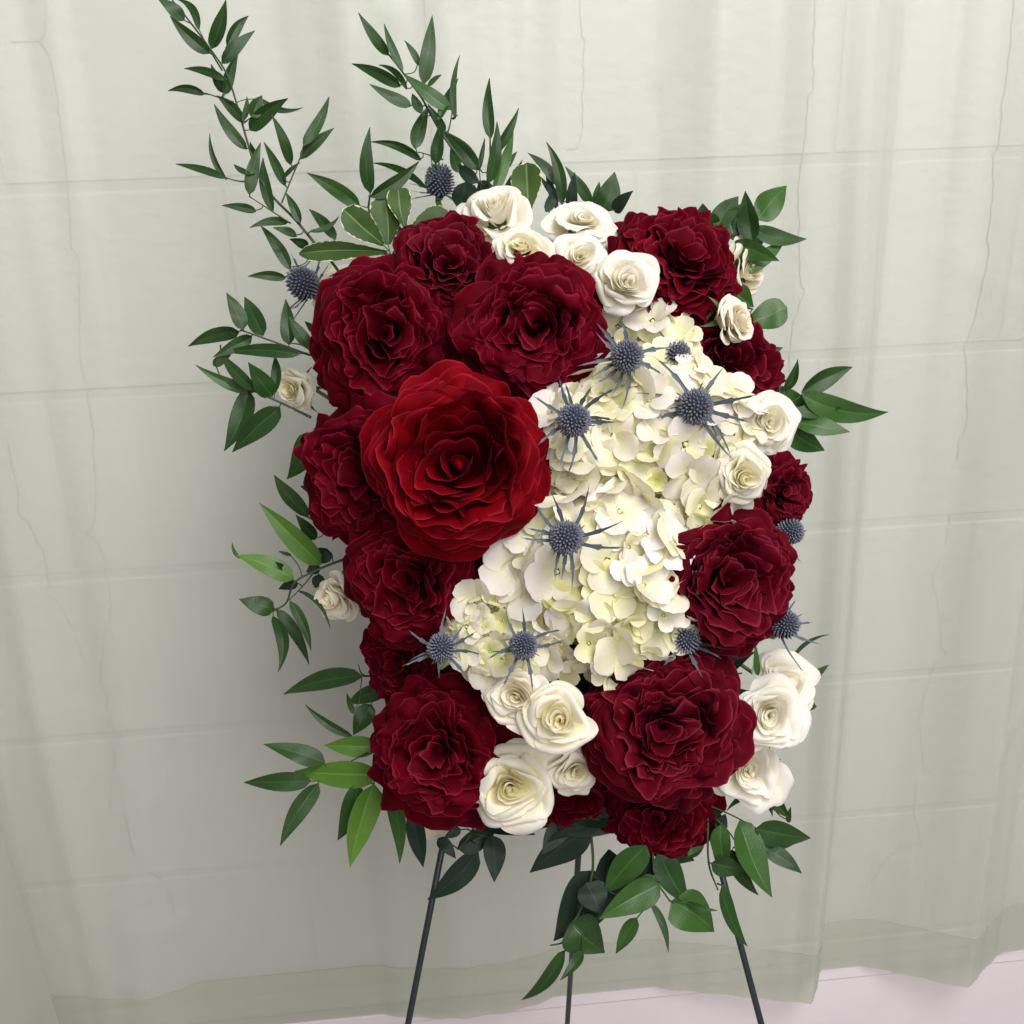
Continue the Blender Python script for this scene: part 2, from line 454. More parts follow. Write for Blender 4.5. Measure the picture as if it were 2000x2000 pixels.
tube('stitching', [curtain_pt(i, HEM_Z + 0.084, 0.0012) for i in range(0, ns, 2)], 0.00045, 0.00045, M_HEM2, curtain, 4)
# side seams, where the cloth is folded double
def s_index(s):
    return min(range(ns), key=lambda i: abs(svals[i] - s))
for (xa, ya), wide in (((1648, 300), 0.012), ((738, 200), 0.024)):
    sc_ = to_wall(xa, ya, mean)[0]
    i0 = s_index(sc_ - wide / 2); i1 = max(i0 + 2, s_index(sc_ + wide / 2))
    m_ = i1 - i0 + 1
    V = [inv @ curtain_pt(i, z, -0.0016) for z in zs for i in range(i0, i1 + 1)]
    F = [(r * m_ + c, r * m_ + c + 1, (r + 1) * m_ + c + 1, (r + 1) * m_ + c) for r in range(len(zs) - 1) for c in range(m_ - 1)]
    mesh_obj('seam', V, F, M_HEM, curtain)

# a loose fold of the same cloth that swings out at the lower left
V, F = [], []
for j in range(15):
    y = 1060 + 74 * j
    xe = 0 + (y - 1620) * 115 / 380
    for i in range(13):
        u = i / 12
        off = 0.115 - 0.05 * (1 - u) ** 2 + 0.010 * math.sin(u * 9 + j * 0.25) + (0.012 if i == 12 else 0)
        s_, z_ = to_wall(-420 + (xe + 420) * u, y, off)
        V.append(inv @ wallp(s_, max(z_, HEM_Z), off))
F = [(r * 13 + c, r * 13 + c + 1, (r + 1) * 13 + c + 1, (r + 1) * 13 + c) for r in range(14) for c in range(12)]
mesh_obj('loose_fold', V, F, M_SHEER, curtain)

# ------------------------------------------------------------------ the easel
def y_plane(x, y, Y): return px_on_plane(x, y, Vector((0, Y, 0)), Vector((0, 1, 0)))
def leg_line(a, b, up):
    A, B = y_plane(*a), y_plane(*b)
    d = B - A
    foot = A + d * ((0.0 - A.z) / d.z)
    return [A - d.normalized() * up, A, B, foot]
L1 = leg_line((864, 1656, 0.835), (797, 2000, 0.79), 0.30)
L2 = leg_line((1408, 1700, 0.835), (1487, 2000, 0.795), 0.30)
L3 = leg_line((1130, 1667, 0.90), (1108, 2000, 0.985), 0.34)
easel = thing('easel', Matrix.Translation((L1[3] + L2[3] + L3[3]) / 3), 'dark green wire tripod easel standing under the flower spray', 'easel')
for L in (L1, L2, L3):
    tube('leg', [L[0], L[3]], 0.0031, 0.0031, M_WIRE, easel, 10)
    tube('foot', [L[3] + Vector((0, 0, 0.0)), L[3] + (L[0] - L[3]).normalized() * 0.02], 0.0055, 0.0050, M_WIRE, easel, 10)
tube('crossbar', [L1[0].lerp(L1[3], 0.16), L2[0].lerp(L2[3], 0.16)], 0.003, 0.003, M_WIRE, easel, 8)

# floral foam block that carries every stem
rng = random.Random(3)
fc = px_world(1085, 1060, 0.935)
FM = Matrix.Translation(fc) @ Matrix((RGT, UPV, -FWD)).transposed().to_4x4()
foam = thing('floral_foam', FM, 'dark green floral foam block buried behind the blossoms', 'floral foam')
V, F = [], []
NU, NV = 26, 14
for j in range(NV + 1):
    for i in range(NU):
        a = 2 * math.pi * i / NU; p = math.pi * j / NV - math.pi / 2
        se = lambda v, e: math.copysign(abs(v) ** e, v)
        k = 1 + rng.uniform(-0.03, 0.03)
        V.append((0.148 * se(math.cos(p), .6) * se(math.cos(a), .75) * k, 0.205 * se(math.cos(p), .6) * se(math.sin(a), .75) * k, 0.062 * se(math.sin(p), .7) * k))
for j in range(NV):
    for i in range(NU):
        F.append((j * NU + i, j * NU + (i + 1) % NU, (j + 1) * NU + (i + 1) % NU, (j + 1) * NU + i))
mesh_obj('foam_block', V, F, M_FOAM, foam)

# ------------------------------------------------------------------ blossoms
def frame_at(x, y, d, a, b, spin=0.0):     # a, b: how far the flower leans right / up of the viewer
    p = px_world(x, y, d)
    to_eye = (CAM - p).normalized()
    zax = (to_eye + RGT * a + UPV * b).normalized()
    xax = (RGT - zax * RGT.dot(zax)).normalized()
    yax = zax.cross(xax)
    m = Matrix((xax, yax, zax)).transposed().to_4x4()
    return Matrix.Translation(p) @ m @ Matrix.Rotation(spin, 4, 'Z')
def grid_vals(n, extra):
    v = [-1 + 2 * i / n for i in range(n + 1)] + [-extra, extra]
    return sorted(v)
def petal_geo(R, phi, b, c, t, width, wrap, ruf, k, ph, side, twist, tipc, notch, jag, rr, nu=12, nv=8, droop=0.0):
    us = [math.sin(math.pi / 2 * (-1 + 2 * i / nu)) for i in range(nu + 1)]
    us = sorted(us + [-0.93, 0.93]) if nu < 12 else us
    vs = sorted([j / nv for j in range(nv + 1)] + [0.965])
    V, E, A = [], [], []
    j1, j2 = rr.uniform(0, 6.28), rr.uniform(0, 6.28)
    for v in vs:
        for u in us:
            rim = 0.48 + 0.52 * max(0.0, 1 - abs(u) ** 2.3) ** 0.55 - notch * math.exp(-(u / 0.16) ** 2) + jag * math.sin(u * 11 + j1) + jag * 0.7 * math.sin(u * 23 + j2)
            ve = v * rim
            q = 1 - ve
            rho = q * q * b[0] + 2 * q * ve * c[0] + ve * ve * t[0]
            z = q * q * b[1] + 2 * q * ve * c[1] + ve * ve * t[1]
            tr = 2 * q * (c[0] - b[0]) + 2 * ve * (t[0] - c[0]); tz = 2 * q * (c[1] - b[1]) + 2 * ve * (t[1] - c[1])
            l = math.hypot(tr, tz) or 1
            nr, nz = -tz / l, tr / l
            w = width * (0.30 + 0.70 * math.sin(math.pi * min(1, 0.06 + 0.56 * ve))) * (1 if ve > 0 else 1)
            x = u * w
            dl = ruf * ve ** 1.6 * (math.sin(k * u * 3.14 + ph) + 0.45 * math.sin(2.3 * k * u * 3.14 + j1) * abs(u)) \
                - side * abs(u) ** 3 * ve - tipc * max(0, (ve - 0.72) / 0.28) ** 2
            rho += nr * dl; z += nz * dl
            rc = max(rho, 0.05) * wrap
            f = x / rc
            f = max(-1.7, min(1.7, f))
            px, py = rho - rc + rc * math.cos(f), rc * math.sin(f)
            if twist:
                cx = t[0] * 0.7
                ct, st = math.cos(twist * ve), math.sin(twist * ve)
                px, py = cx + (px - cx) * ct - py * st, (px - cx) * st + py * ct
            X = px * math.cos(phi) - py * math.sin(phi); Y = px * math.sin(phi) + py * math.cos(phi)
            V.append((X * R, Y * R, (z - droop * max(0, math.hypot(px, py) - 0.6) ** 2) * R))
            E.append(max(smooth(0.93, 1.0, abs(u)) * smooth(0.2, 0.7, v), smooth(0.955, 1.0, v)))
            A.append(ve)
    n = len(us)
    F = [(r * n + i, r * n + i + 1, (r + 1) * n + i + 1, (r + 1) * n + i) for r in range(len(vs) - 1) for i in range(n - 1)]
    return V, F, E, A
def warp(V, R, amt, freq, seed):
    o = Vector((seed * 3.7, seed * 1.9, seed * 5.3)); out = []
    for v in V:
        v = Vector(v)
        out.append(v + mnoise.noise_vector(v * (freq / R) + o) * (amt * R) * min(1.0, max(0.0, v.z / R + 0.7)))
    return out
def stem_back(t, R, mat, r=0.0022, length=None):
    p = t.matrix_world.translation; z = t.matrix_world.col[2].xyz.normalized()
    a = p - z * (R * 0.42)
    goal = fc + (p - fc) * 0.25
    b = a - z * (R * 0.5); c = a.lerp(goal, 0.75)
    tube('stem', catmull([a, b, c], 4), r, r, mat, t, 7)
def sepals(t, R, mat, n=5, z0=-0.42, rr=None, l=0.75):
    for k in range(n):
        a = 2 * math.pi * k / n + 0.3
        V, F = [], []
        for j in range(7):
            v = j / 6
            ang = 0.55 + 1.1 * v
            rho = 0.10 + l * (0.75 * v); z = z0 + l * (0.55 * v - 0.75 * v * v)
            w = 0.13 * (1 - v) ** 0.8 + 0.004
            for u in (-1, 0, 1):
                x, y = rho, u * w
                V.append(((x * math.cos(a) - y * math.sin(a)) * R, (x * math.sin(a) + y * math.cos(a)) * R, (z + 0.03 * abs(u)) * R))
        F = [(r * 3 + i, r * 3 + i + 1, r * 3 + i + 4, r * 3 + i + 3) for r in range(6) for i in range(2)]
        mesh_obj('sepal', V, F, mat, t)

def ball(name, r, mat, nu=8, nv=6, zs=1.0):
    V, F = [(0, 0, -r * zs)], []
    for j in range(1, nv):
        p = math.pi * j / nv - math.pi / 2
        for i in range(nu):
            a = 2 * math.pi * i / nu
            V.append((r * math.cos(p) * math.cos(a), r * math.cos(p) * math.sin(a), r * zs * math.sin(p)))
    V.append((0, 0, r * zs)); top = len(V) - 1
    for i in range(nu):
        F.append((0, 1 + (i + 1) % nu, 1 + i)); F.append((top, 1 + (nv - 2) * nu + i, 1 + (nv - 2) * nu + (i + 1) % nu))
    for j in range(nv - 2):
        for i in range(nu):
            F.append((1 + j * nu + i, 1 + j * nu + (i + 1) % nu, 1 + (j + 1) * nu + (i + 1) % nu, 1 + (j + 1) * nu + i))
    me = bpy.data.meshes.new(name); me.from_pydata(V, [], F); me.materials.append(mat)
    me.polygons.foreach_set('use_smooth', [True] * len(F))
    return me
RED_HEART = [ball('bud', 1.0, m, 10, 8) for m in M_RED]
HEART = ball('bud', 1.0, M_CREAM[0], 10, 8)
_a = HEART.attributes.new('along', 'FLOAT', 'POINT'); _a.data.foreach_set('value', [0.42] * len(HEART.vertices))
def red_rose(px, py, rad, lean, label, style='ruffled', mat=0, seed=1, dd=0.0, spin=0.0, n=60):
    x, y = FULL(px, py)
    d = dome(x, y) + dd
    R = rad * K * d / FPX
    rr = random.Random(seed * 101)
    t = thing('red_rose', frame_at(x, y, d, lean[0], lean[1], spin), label, 'rose', 'deep red garden roses in the spray')
    R *= 1.07
    ruffled = style == 'ruffled'
    if ruffled: n = int(n * 1.6)
    for i in range(n):
        f = (i + 0.5) / n
        phi = i * 2.39996 + rr.uniform(-0.4, 0.4)
        if ruffled:
            up = (1 - smooth(0.12, 0.80, f)) * rr.uniform(0.7, 1.0)   # inner petals stand up, outer ones fold back
            tr = 0.015 + 0.95 * f ** 0.58 + rr.uniform(-0.06, 0.06) * min(1, f * 5)
            tz = 0.42 + 0.08 * math.sin(math.pi * min(1, f * 1.6)) - 0.70 * max(0, f - 0.32) ** 1.6 + rr.uniform(-0.06, 0.06)
            ruf = rr.uniform(0.035, 0.10) * smooth(-0.1, 0.4, f)
            tw = rr.uniform(-0.8, 0.8) * (1 - 0.6 * f)
            kk = rr.uniform(1.0, 2.0); wd = rr.uniform(0.19, 0.33) + 0.13 * f
            flare = rr.uniform(-0.05, 0.20); tip = rr.uniform(0.02, 0.16)
        else:
            up = 1 - smooth(0.22, 0.80, f)
            tr = 0.015 + 0.97 * f ** 0.62 + rr.uniform(-0.05, 0.05) * min(1, f * 5)
            tz = 0.30 + 0.12 * math.sin(math.pi * min(1, f * 1.5)) - 0.66 * max(0, f - 0.35) ** 1.6 + rr.uniform(-0.05, 0.05)
            ruf = rr.uniform(0.035, 0.090) * smooth(-0.1, 0.35, f); tw = rr.uniform(-0.6, 0.6) * (1 - 0.6 * f)
            kk = rr.uniform(0.9, 2.0); wd = rr.uniform(0.30, 0.42) + 0.13 * f
            flare = rr.uniform(-0.05, 0.16); tip = rr.uniform(0.0, 0.12)
        cu = (tr * (1.02 - flare), tz * 0.45 - 0.12)         # upright
        co = (tr * 0.66, tz + 0.20)                          # folded back
        ctrl = (cu[0] * up + co[0] * (1 - up), cu[1] * up + co[1] * (1 - up))
        if f > 0.84:
            tr *= rr.uniform(0.94, 1.10 if ruffled else 1.03); wd += rr.uniform(-0.03, 0.07); ruf *= 1.0; tz -= rr.uniform(0, 0.16)
            ctrl = (tr * 0.66, tz + 0.30)
        V, F, E, A = petal_geo(R, phi, (0.03 + 0.16 * f, -0.46), ctrl, (tr, tz), wd, 1.1 + 0.7 * f + rr.uniform(0, 0.5), ruf, kk, rr.uniform(0, 6.28),
                               rr.uniform(-0.05, 0.06), tw, tip, rr.uniform(-0.04, 0.08), 0.010 if ruffled else 0.005, rr, 20, 10)
        if f < 0.14:
            ox, oy = rr.uniform(-0.05, 0.05) * R, rr.uniform(-0.05, 0.05) * R
            V = [(v[0] + ox, v[1] + oy, v[2]) for v in V]
        V = warp(V, R, 0.13 if ruffled else 0.10, 1.7, seed)
        V = warp(V, R, 0.055 if ruffled else 0.035, 5.5, seed + 9)
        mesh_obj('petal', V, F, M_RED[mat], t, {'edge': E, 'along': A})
    for k in range(8):                                       # limp guard petals underneath
        tr, tz = rr.uniform(0.98, 1.13) * (1.0 if ruffled else 0.93), rr.uniform(-0.42, -0.18)
        V, F, E, A = petal_geo(R, k * 0.785 + rr.uniform(-0.3, 0.3), (0.2, -0.5), (tr * 0.68, tz + 0.30), (tr, tz), rr.uniform(0.40, 0.56), 1.9, rr.uniform(0.03, 0.07), rr.uniform(0.8, 1.6), rr.uniform(0, 6.28),
                               rr.uniform(0, 0.06), rr.uniform(-0.2, 0.2), rr.uniform(0, 0.08), rr.uniform(-0.03, 0.08), 0.011, rr, 16, 8)
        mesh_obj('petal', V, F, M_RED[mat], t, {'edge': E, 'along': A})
    link_mesh('bud', RED_HEART[mat], t, Matrix.Translation((0.01 * R, 0, 0.06 * R)) @ Matrix.Diagonal((R * 0.06, R * 0.045, R * 0.16, 1)) @ Matrix.Rotation(0.5, 4, 'X'))
    # the green cup under the petals
    sepals(t, R, M_SEPAL, z0=-0.46, l=0.5)
    stem_back(t, R, M_STEM, 0.003)
    return t

def white_rose(px, py, rad, lean, label, opened=1.0, mat=0, seed=1, dd=0.0, spin=0.0, n=26):
    x, y = FULL(px, py)
    d = dome(x, y) + dd
    R = rad * K * d / FPX
    rr = random.Random(seed * 77)
    t = thing('white_rose', frame_at(x, y, d, lean[0], lean[1], spin), label, 'rose', 'small white spray roses')
    R *= 1.16
    hf = rr.uniform(0.30, 0.46); n += rr.randint(-2, 3)
    for i in range(n):
        f = (i + 0.5) / n
        phi = i * 2.39996 + rr.uniform(-0.3, 0.3)
        if i < n * hf:                                       # the furled heart
            g = f / hf
            tr = 0.04 + 0.30 * g; tz = 0.40 - 0.03 * g + rr.uniform(-0.03, 0.03); wd = 0.20 + 0.22 * g
            ctrl = (tr * 1.05 + 0.02, tz * 0.70); wrap = 1.0; bz = (0.03 + 0.08 * g, 0.10 - 0.14 * g); side = 0.02 * g; tipc = rr.uniform(0.0, 0.09); ruf = rr.uniform(0.0, 0.03)
        else:                                                # the open outer petals, rims rolled back
            g = max(0.0, f - hf) / (1 - hf)
            tr = 0.36 + (0.12 + 0.48 * opened) * g + rr.uniform(-0.06, 0.06); tz = 0.36 - (0.14 + 0.40 * opened) * g ** 1.25 + rr.uniform(-0.05, 0.05)
            wd = 0.36 + 0.18 * g + rr.uniform(-0.05, 0.07)
            ctrl = (tr * (0.90 - 0.22 * g * opened), tz * 0.80 - 0.04 + 0.16 * g * opened); wrap = 1.15 + 0.55 * g; bz = (0.14 + 0.10 * g, -0.02 - 0.40 * g)
            side = rr.uniform(0.0, 0.10); tipc = rr.uniform(0.03, 0.18); ruf = rr.uniform(0.02, 0.075)
        V, F, E, A = petal_geo(R, phi, bz, ctrl, (tr, tz), wd, wrap, ruf, rr.uniform(0.6, 1.4), rr.uniform(0, 6.28),
                               side, rr.uniform(-0.2, 0.2), tipc, rr.uniform(-0.05, 0.04), 0.008, rr, 18, 10)
        V = warp(V, R, 0.25, 1.4, seed)
        A = [a * (0.45 + 0.55 * min(1, f * 1.8)) for a in A]
        mesh_obj('petal', V, F, M_CREAM[mat], t, {'edge': E, 'along': A})
    link_mesh('bud', HEART, t, Matrix.Translation((0, 0, 0.14 * R)) @ Matrix.Diagonal((R * 0.075, R * 0.06, R * 0.17, 1)))
    sepals(t, R, M_SEPAL, z0=-0.44, l=0.85)
    stem_back(t, R, M_PALESTEM, 0.0016)
    return t

red_rose(862, 872, 180, (-0.02, 0.02), 'large bright scarlet rose with open rosette, biggest and foremost of the roses', 'rosette', 1, 3, -0.045, 0.4, 66)
red_rose(728, 636, 148, (-0.22, 0.12), 'dark red rose above and left of the large scarlet rose', 'ruffled', 0, 4, -0.012, 1.0)
red_rose(1000, 622, 147, (0.10, 0.12), 'dark red ruffled rose directly above the large scarlet rose, left of the thistles', 'ruffled', 0, 5, -0.012, 2.0)
red_rose(848, 512, 114, (0.0, 0.45), 'small dark red rose tucked beneath the thistle at the top', 'ruffled', 2, 6, 0.004, 0.7, 56)
red_rose(1268, 512, 136, (0.42, 0.62), 'wine red rose at the top right corner, seen from below', 'ruffled', 0, 7, -0.008, 1.3)
red_rose(1366, 692, 122, (0.55, 0.35), 'wine red rose half hidden between the hydrangea and the right edge', 'ruffled', 2, 8, 0.010, 2.2, 52)
red_rose(1470, 930, 72, (0.85, 0.0), 'small wine red rose peeking out at the far right edge', 'ruffled', 2, 9, 0.030, 0.2, 44)
red_rose(1362, 1094, 146, (0.42, -0.02), 'wine red ruffled rose right of the lower hydrangea', 'ruffled', 2, 10, -0.022, 1.9)
red_rose(1256, 1370, 154, (0.06, -0.08), 'big frilly wine red rose at the bottom right, fullest of the lower roses', 'ruffled', 2, 11, -0.040, 0.9, 78)
red_rose(1240, 1520, 112, (0.02, -0.65), 'dark red rose hanging below the big frilly rose at the bottom', 'ruffled', 0, 12, 0.008, 0.5, 50)
red_rose(832, 1418, 138, (-0.22, -0.12), 'dark red rose at the bottom left beside the bright green leaves', 'ruffled', 0, 13, -0.022, 2.6)
red_rose(782, 1086, 134, (-0.20, -0.10), 'dark red rose directly below the large scarlet rose', 'ruffled', 0, 14, -0.004, 0.1)
red_rose(704, 893, 150, (-0.50, 0.0), 'dark red rose at the left edge beside the large scarlet rose', 'ruffled', 0, 15, 0.0, 1.5)
red_rose(762, 1240, 94, (-0.55, -0.2), 'small shaded dark red rose at the lower left edge behind a thistle', 'ruffled', 0, 16, 0.030, 1.2, 44)
red_rose(1065, 1490, 92, (0.0, -0.62), 'shaded dark red rose under the lowest white rose', 'rosette', 2, 17, 0.035, 1.2, 36)

W_ = white_rose
W_(932, 412, 84, (-0.05, 0.72), 'white rose at the very top, right of the upper thistle', 1.0, 1, 1, -0.005, 0.2)
W_(1096, 428, 74, (0.10, 0.70), 'white rose at the top touching the wine red corner rose', 1.0, 1, 2, -0.008, 1.2)
W_(984, 478, 66, (-0.10, 0.62), 'cream rose with green sepals showing, under the topmost white rose', 0.8, 0, 3, -0.042, 2.2)
W_(1092, 486, 60, (0.05, 0.40), 'pale cream rose squeezed between two red roses at the top', 0.8, 1, 4, -0.034, 0.4)
W_(1180, 530, 66, (0.14, 0.22), 'white rose lying over the left petals of the corner red rose', 1.0, 1, 5, -0.040, 0.9)
W_(1404, 505, 66, (1.05, 0.25), 'cream rose behind the top right red rose, seen edge on', 0.9, 0, 6, 0.005, 1.7)
W_(1384, 602, 60, (1.15, 0.02), 'beige white rosebud in profile at the right, facing sideways', 0.55, 2, 7, -0.040, 0.6)
W_(1450, 800, 64, (0.30, 0.0), 'white rose at the right edge beside long glossy leaves', 1.0, 1, 8, -0.045, 1.0)
W_(1402, 893, 66, (0.25, -0.05), 'white rose just below the one at the right edge, beside the hydrangea', 0.7, 0, 9, -0.050, 2.5)
W_(558, 737, 54, (-0.85, 0.0), 'cream rosebud at the left edge facing sideways', 0.65, 0, 10, 0.008, 1.1)
W_(634, 1128, 58, (-0.75, -0.30), 'faded cream rose at the lower left edge under the bright leaves', 0.6, 2, 11, 0.015, 0.2)
W_(972, 1318, 70, (-0.15, 0.0), 'shaded ivory rose directly left of the yellow hearted rose', 0.95, 2, 12, -0.040, 1.9)
W_(1050, 1357, 76, (0.02, 0.0), 'open white rose with a yellow heart, facing the viewer', 1.0, 0, 13, -0.055, 0.7)
W_(962, 1488, 80, (-0.04, -0.08), 'large wide open white rose, lowest of the white roses', 1.3, 0, 14, -0.045, 1.4, 26)
W_(1080, 1452, 56, (0.15, -0.35), 'crumpled ivory rose under the yellow hearted rose', 0.9, 2, 15, -0.010, 0.3)
W_(1484, 1284, 66, (0.40, 0.15), 'upper white rose of the pair at the lower right edge', 1.05, 1, 16, -0.030, 0.8)
W_(1454, 1350, 74, (0.22, 0.0), 'lower, fuller white rose of the pair at the lower right edge', 1.15, 1, 17, -0.055, 2.0)
W_(1416, 1456, 78, (0.15, -0.30), 'white rose at the bottom right, lowest on that side', 1.1, 1, 18, -0.040, 1.1)
W_(640, 552, 62, (-0.55, 0.45), 'cream rose mostly hidden behind the upper left red rose', 1.0, 0, 19, 0.030, 0.5)
W_(800, 1520, 78, (-0.55, -0.60), 'cream rose peeking out beneath the bottom left red rose', 1.0, 2, 20, 0.020, 0.5)

# ------------------------------------------------------------------ hydrangeas
def hyd_petal_meshes():
    out = []
    for v_ in range(8):
        rr = random.Random(900 + v_)
        V, A, F = [], [], []
        nu, nv = 8, 7
        asp = rr.uniform(0.88, 1.12); cup = rr.uniform(0.02, 0.20); wave = rr.uniform(0.02, 0.06); ph = rr.uniform(0, 6.28); rec = rr.uniform(-0.05, 0.22)
        for j in range(nv + 1):
            v = j / nv
            for i in range(nu + 1):
                u = -1 + 2 * i / nu
                L = 0.10 + 0.90 * v * (1 - 0.20 * abs(u) ** 2.4) + (0.02 * math.sin(u * 9 + ph) if v > .9 else 0)
                w = 0.52 * asp * (math.sin(math.pi * (0.10 + 0.55 * v)) ** 0.75)
                x, y = L, u * w
                z = cup * (u * u) * w * 1.6 + 0.10 * v - rec * v * v * v + wave * math.sin(u * 3.2 + ph) * v * v
                V.append((x, y, z)); A.append(v)
        n = nu + 1
        F = [(r * n + c, r * n + c + 1, (r + 1) * n + c + 1, (r + 1) * n + c) for r in range(nv) for c in range(nu)]
        me = bpy.data.meshes.new('petal'); me.from_pydata(V, [], F); me.materials.append(M_HYD)
        me.polygons.foreach_set('use_smooth', [True] * len(F))
        a = me.attributes.new('along', 'FLOAT', 'POINT'); a.data.foreach_set('value', A)
        out.append(me)
    return out
HPET = hyd_petal_meshes()
BEAD = ball('floret', 0.075, M_BEAD)
def hydrangea(px, py, rx, ry, label, seed, dd, lean, n, size, reach=1.45, depth=0.52):
    x, y = FULL(px, py)
    d = dome(x, y) + dd
    sc = K * d / FPX
    m = frame_at(x, y, d, lean[0], lean[1])
    t = thing('hydrangea', m, label, 'hydrangea', 'white hydrangea heads')
    RX, RY, RZ = rx * sc, ry * sc, min(rx, ry) * sc * depth
    rr = random.Random(seed)
    core = ball('core', 1.0, M_CORE, 18, 12)
    link_mesh('core', core, t, Matrix.Diagonal((RX * 0.66, RY * 0.66, RZ * 0.66, 1)))
    pts = []
    tries = 0
    while len(pts) < n and tries < 9000:
        tries += 1
        zc = rr.uniform(math.cos(reach), 1.0); a = rr.uniform(0, 6.283); s = math.sqrt(max(0, 1 - zc * zc))
        q = Vector((s * math.cos(a), s * math.sin(a), zc))
        md = 0.90 if tries < 3500 else 0.66
        if all((q - o).length > md * size * 1.02 / ((rx + ry) / 2) for o in pts): pts.append(q)
    for q in pts:
        tone = max(0.0, min(1.0, rr.gauss(0.50, 0.40)))
        pos = Vector((q.x * RX, q.y * RY, q.z * RZ)) * (rr.uniform(0.96, 1.08) - 0.17 * tone)
        nrm = Vector((q.x / RX, q.y / RY, q.z / RZ)).normalized()
        nrm = (nrm + Vector((rr.uniform(-.75, .75), rr.uniform(-.75, .75), rr.uniform(-.2, .35)))).normalized()
        sz = size * sc * rr.uniform(0.62, 1.18)
        if tone > 0.55: sz *= 0.82
        fm = Matrix.Translation(pos) @ nrm.to_track_quat('Z', 'Y').to_matrix().to_4x4() @ Matrix.Rotation(rr.uniform(0, 6.28), 4, 'Z') @ Matrix.Scale(sz, 4)
        fl_ = link_mesh('floret', BEAD, t, fm)
        openness = rr.uniform(0.0, 0.75) if tone > 0.5 else rr.uniform(-0.12, 0.42)
        for k in range(4):
            pm = Matrix.Rotation(k * math.pi / 2 + rr.uniform(-.16, .16), 4, 'Z') @ Matrix.Rotation(-openness + rr.uniform(-.14, .14), 4, 'Y') @ Matrix.Rotation(rr.uniform(-.15, .15), 4, 'X') @ Matrix.Translation((0, 0, 0.012 * (k % 2))) @ Matrix.Scale(rr.uniform(0.88, 1.15), 4)
            p = link_mesh('petal', rr.choice(HPET), fl_, pm)
            p['tone'] = tone
        # the floret's own little stalk, down into the head
    b = t.matrix_world
    tube('stem', [b @ Vector((0, 0, -RZ * 0.6)), b @ Vector((0, 0, -RZ * 0.6 - 0.06))], 0.004, 0.0035, M_PALESTEM, t, 7)
    return t
hydrangea(1232, 852, 186, 184, 'upper creamy white hydrangea head right of the large scarlet rose', 21, 0.016, (0.10, 0.06), 100, 54)
hydrangea(1116, 1092, 182, 190, 'lower creamy white hydrangea head in the middle, below a thistle', 22, 0.016, (-0.02, -0.05), 104, 54)
hydrangea(934, 1196, 92, 92, 'small hydrangea cluster at the lower left of the white mass', 23, -0.004, (-0.2, -0.05), 32, 46)
hydrangea(1228, 665, 82, 82, 'small yellowish hydrangea cluster under the upper right thistle', 24, 0.012, (0.0, 0.25), 22, 46)

hydrangea(1068, 835, 66, 84, 'narrow strip of hydrangea florets beside the large scarlet rose', 25, 0.004, (-0.1, 0.0), 24, 46)
hydrangea(1262, 985, 58, 74, 'hydrangea florets between the two big heads and the right hand red rose', 26, 0.012, (0.2, -0.05), 28, 48)
hydrangea(1185, 1215, 84, 72, 'hydrangea florets tucked against the top of the big frilly rose', 27, 0.012, (0.05, -0.25), 26, 48)

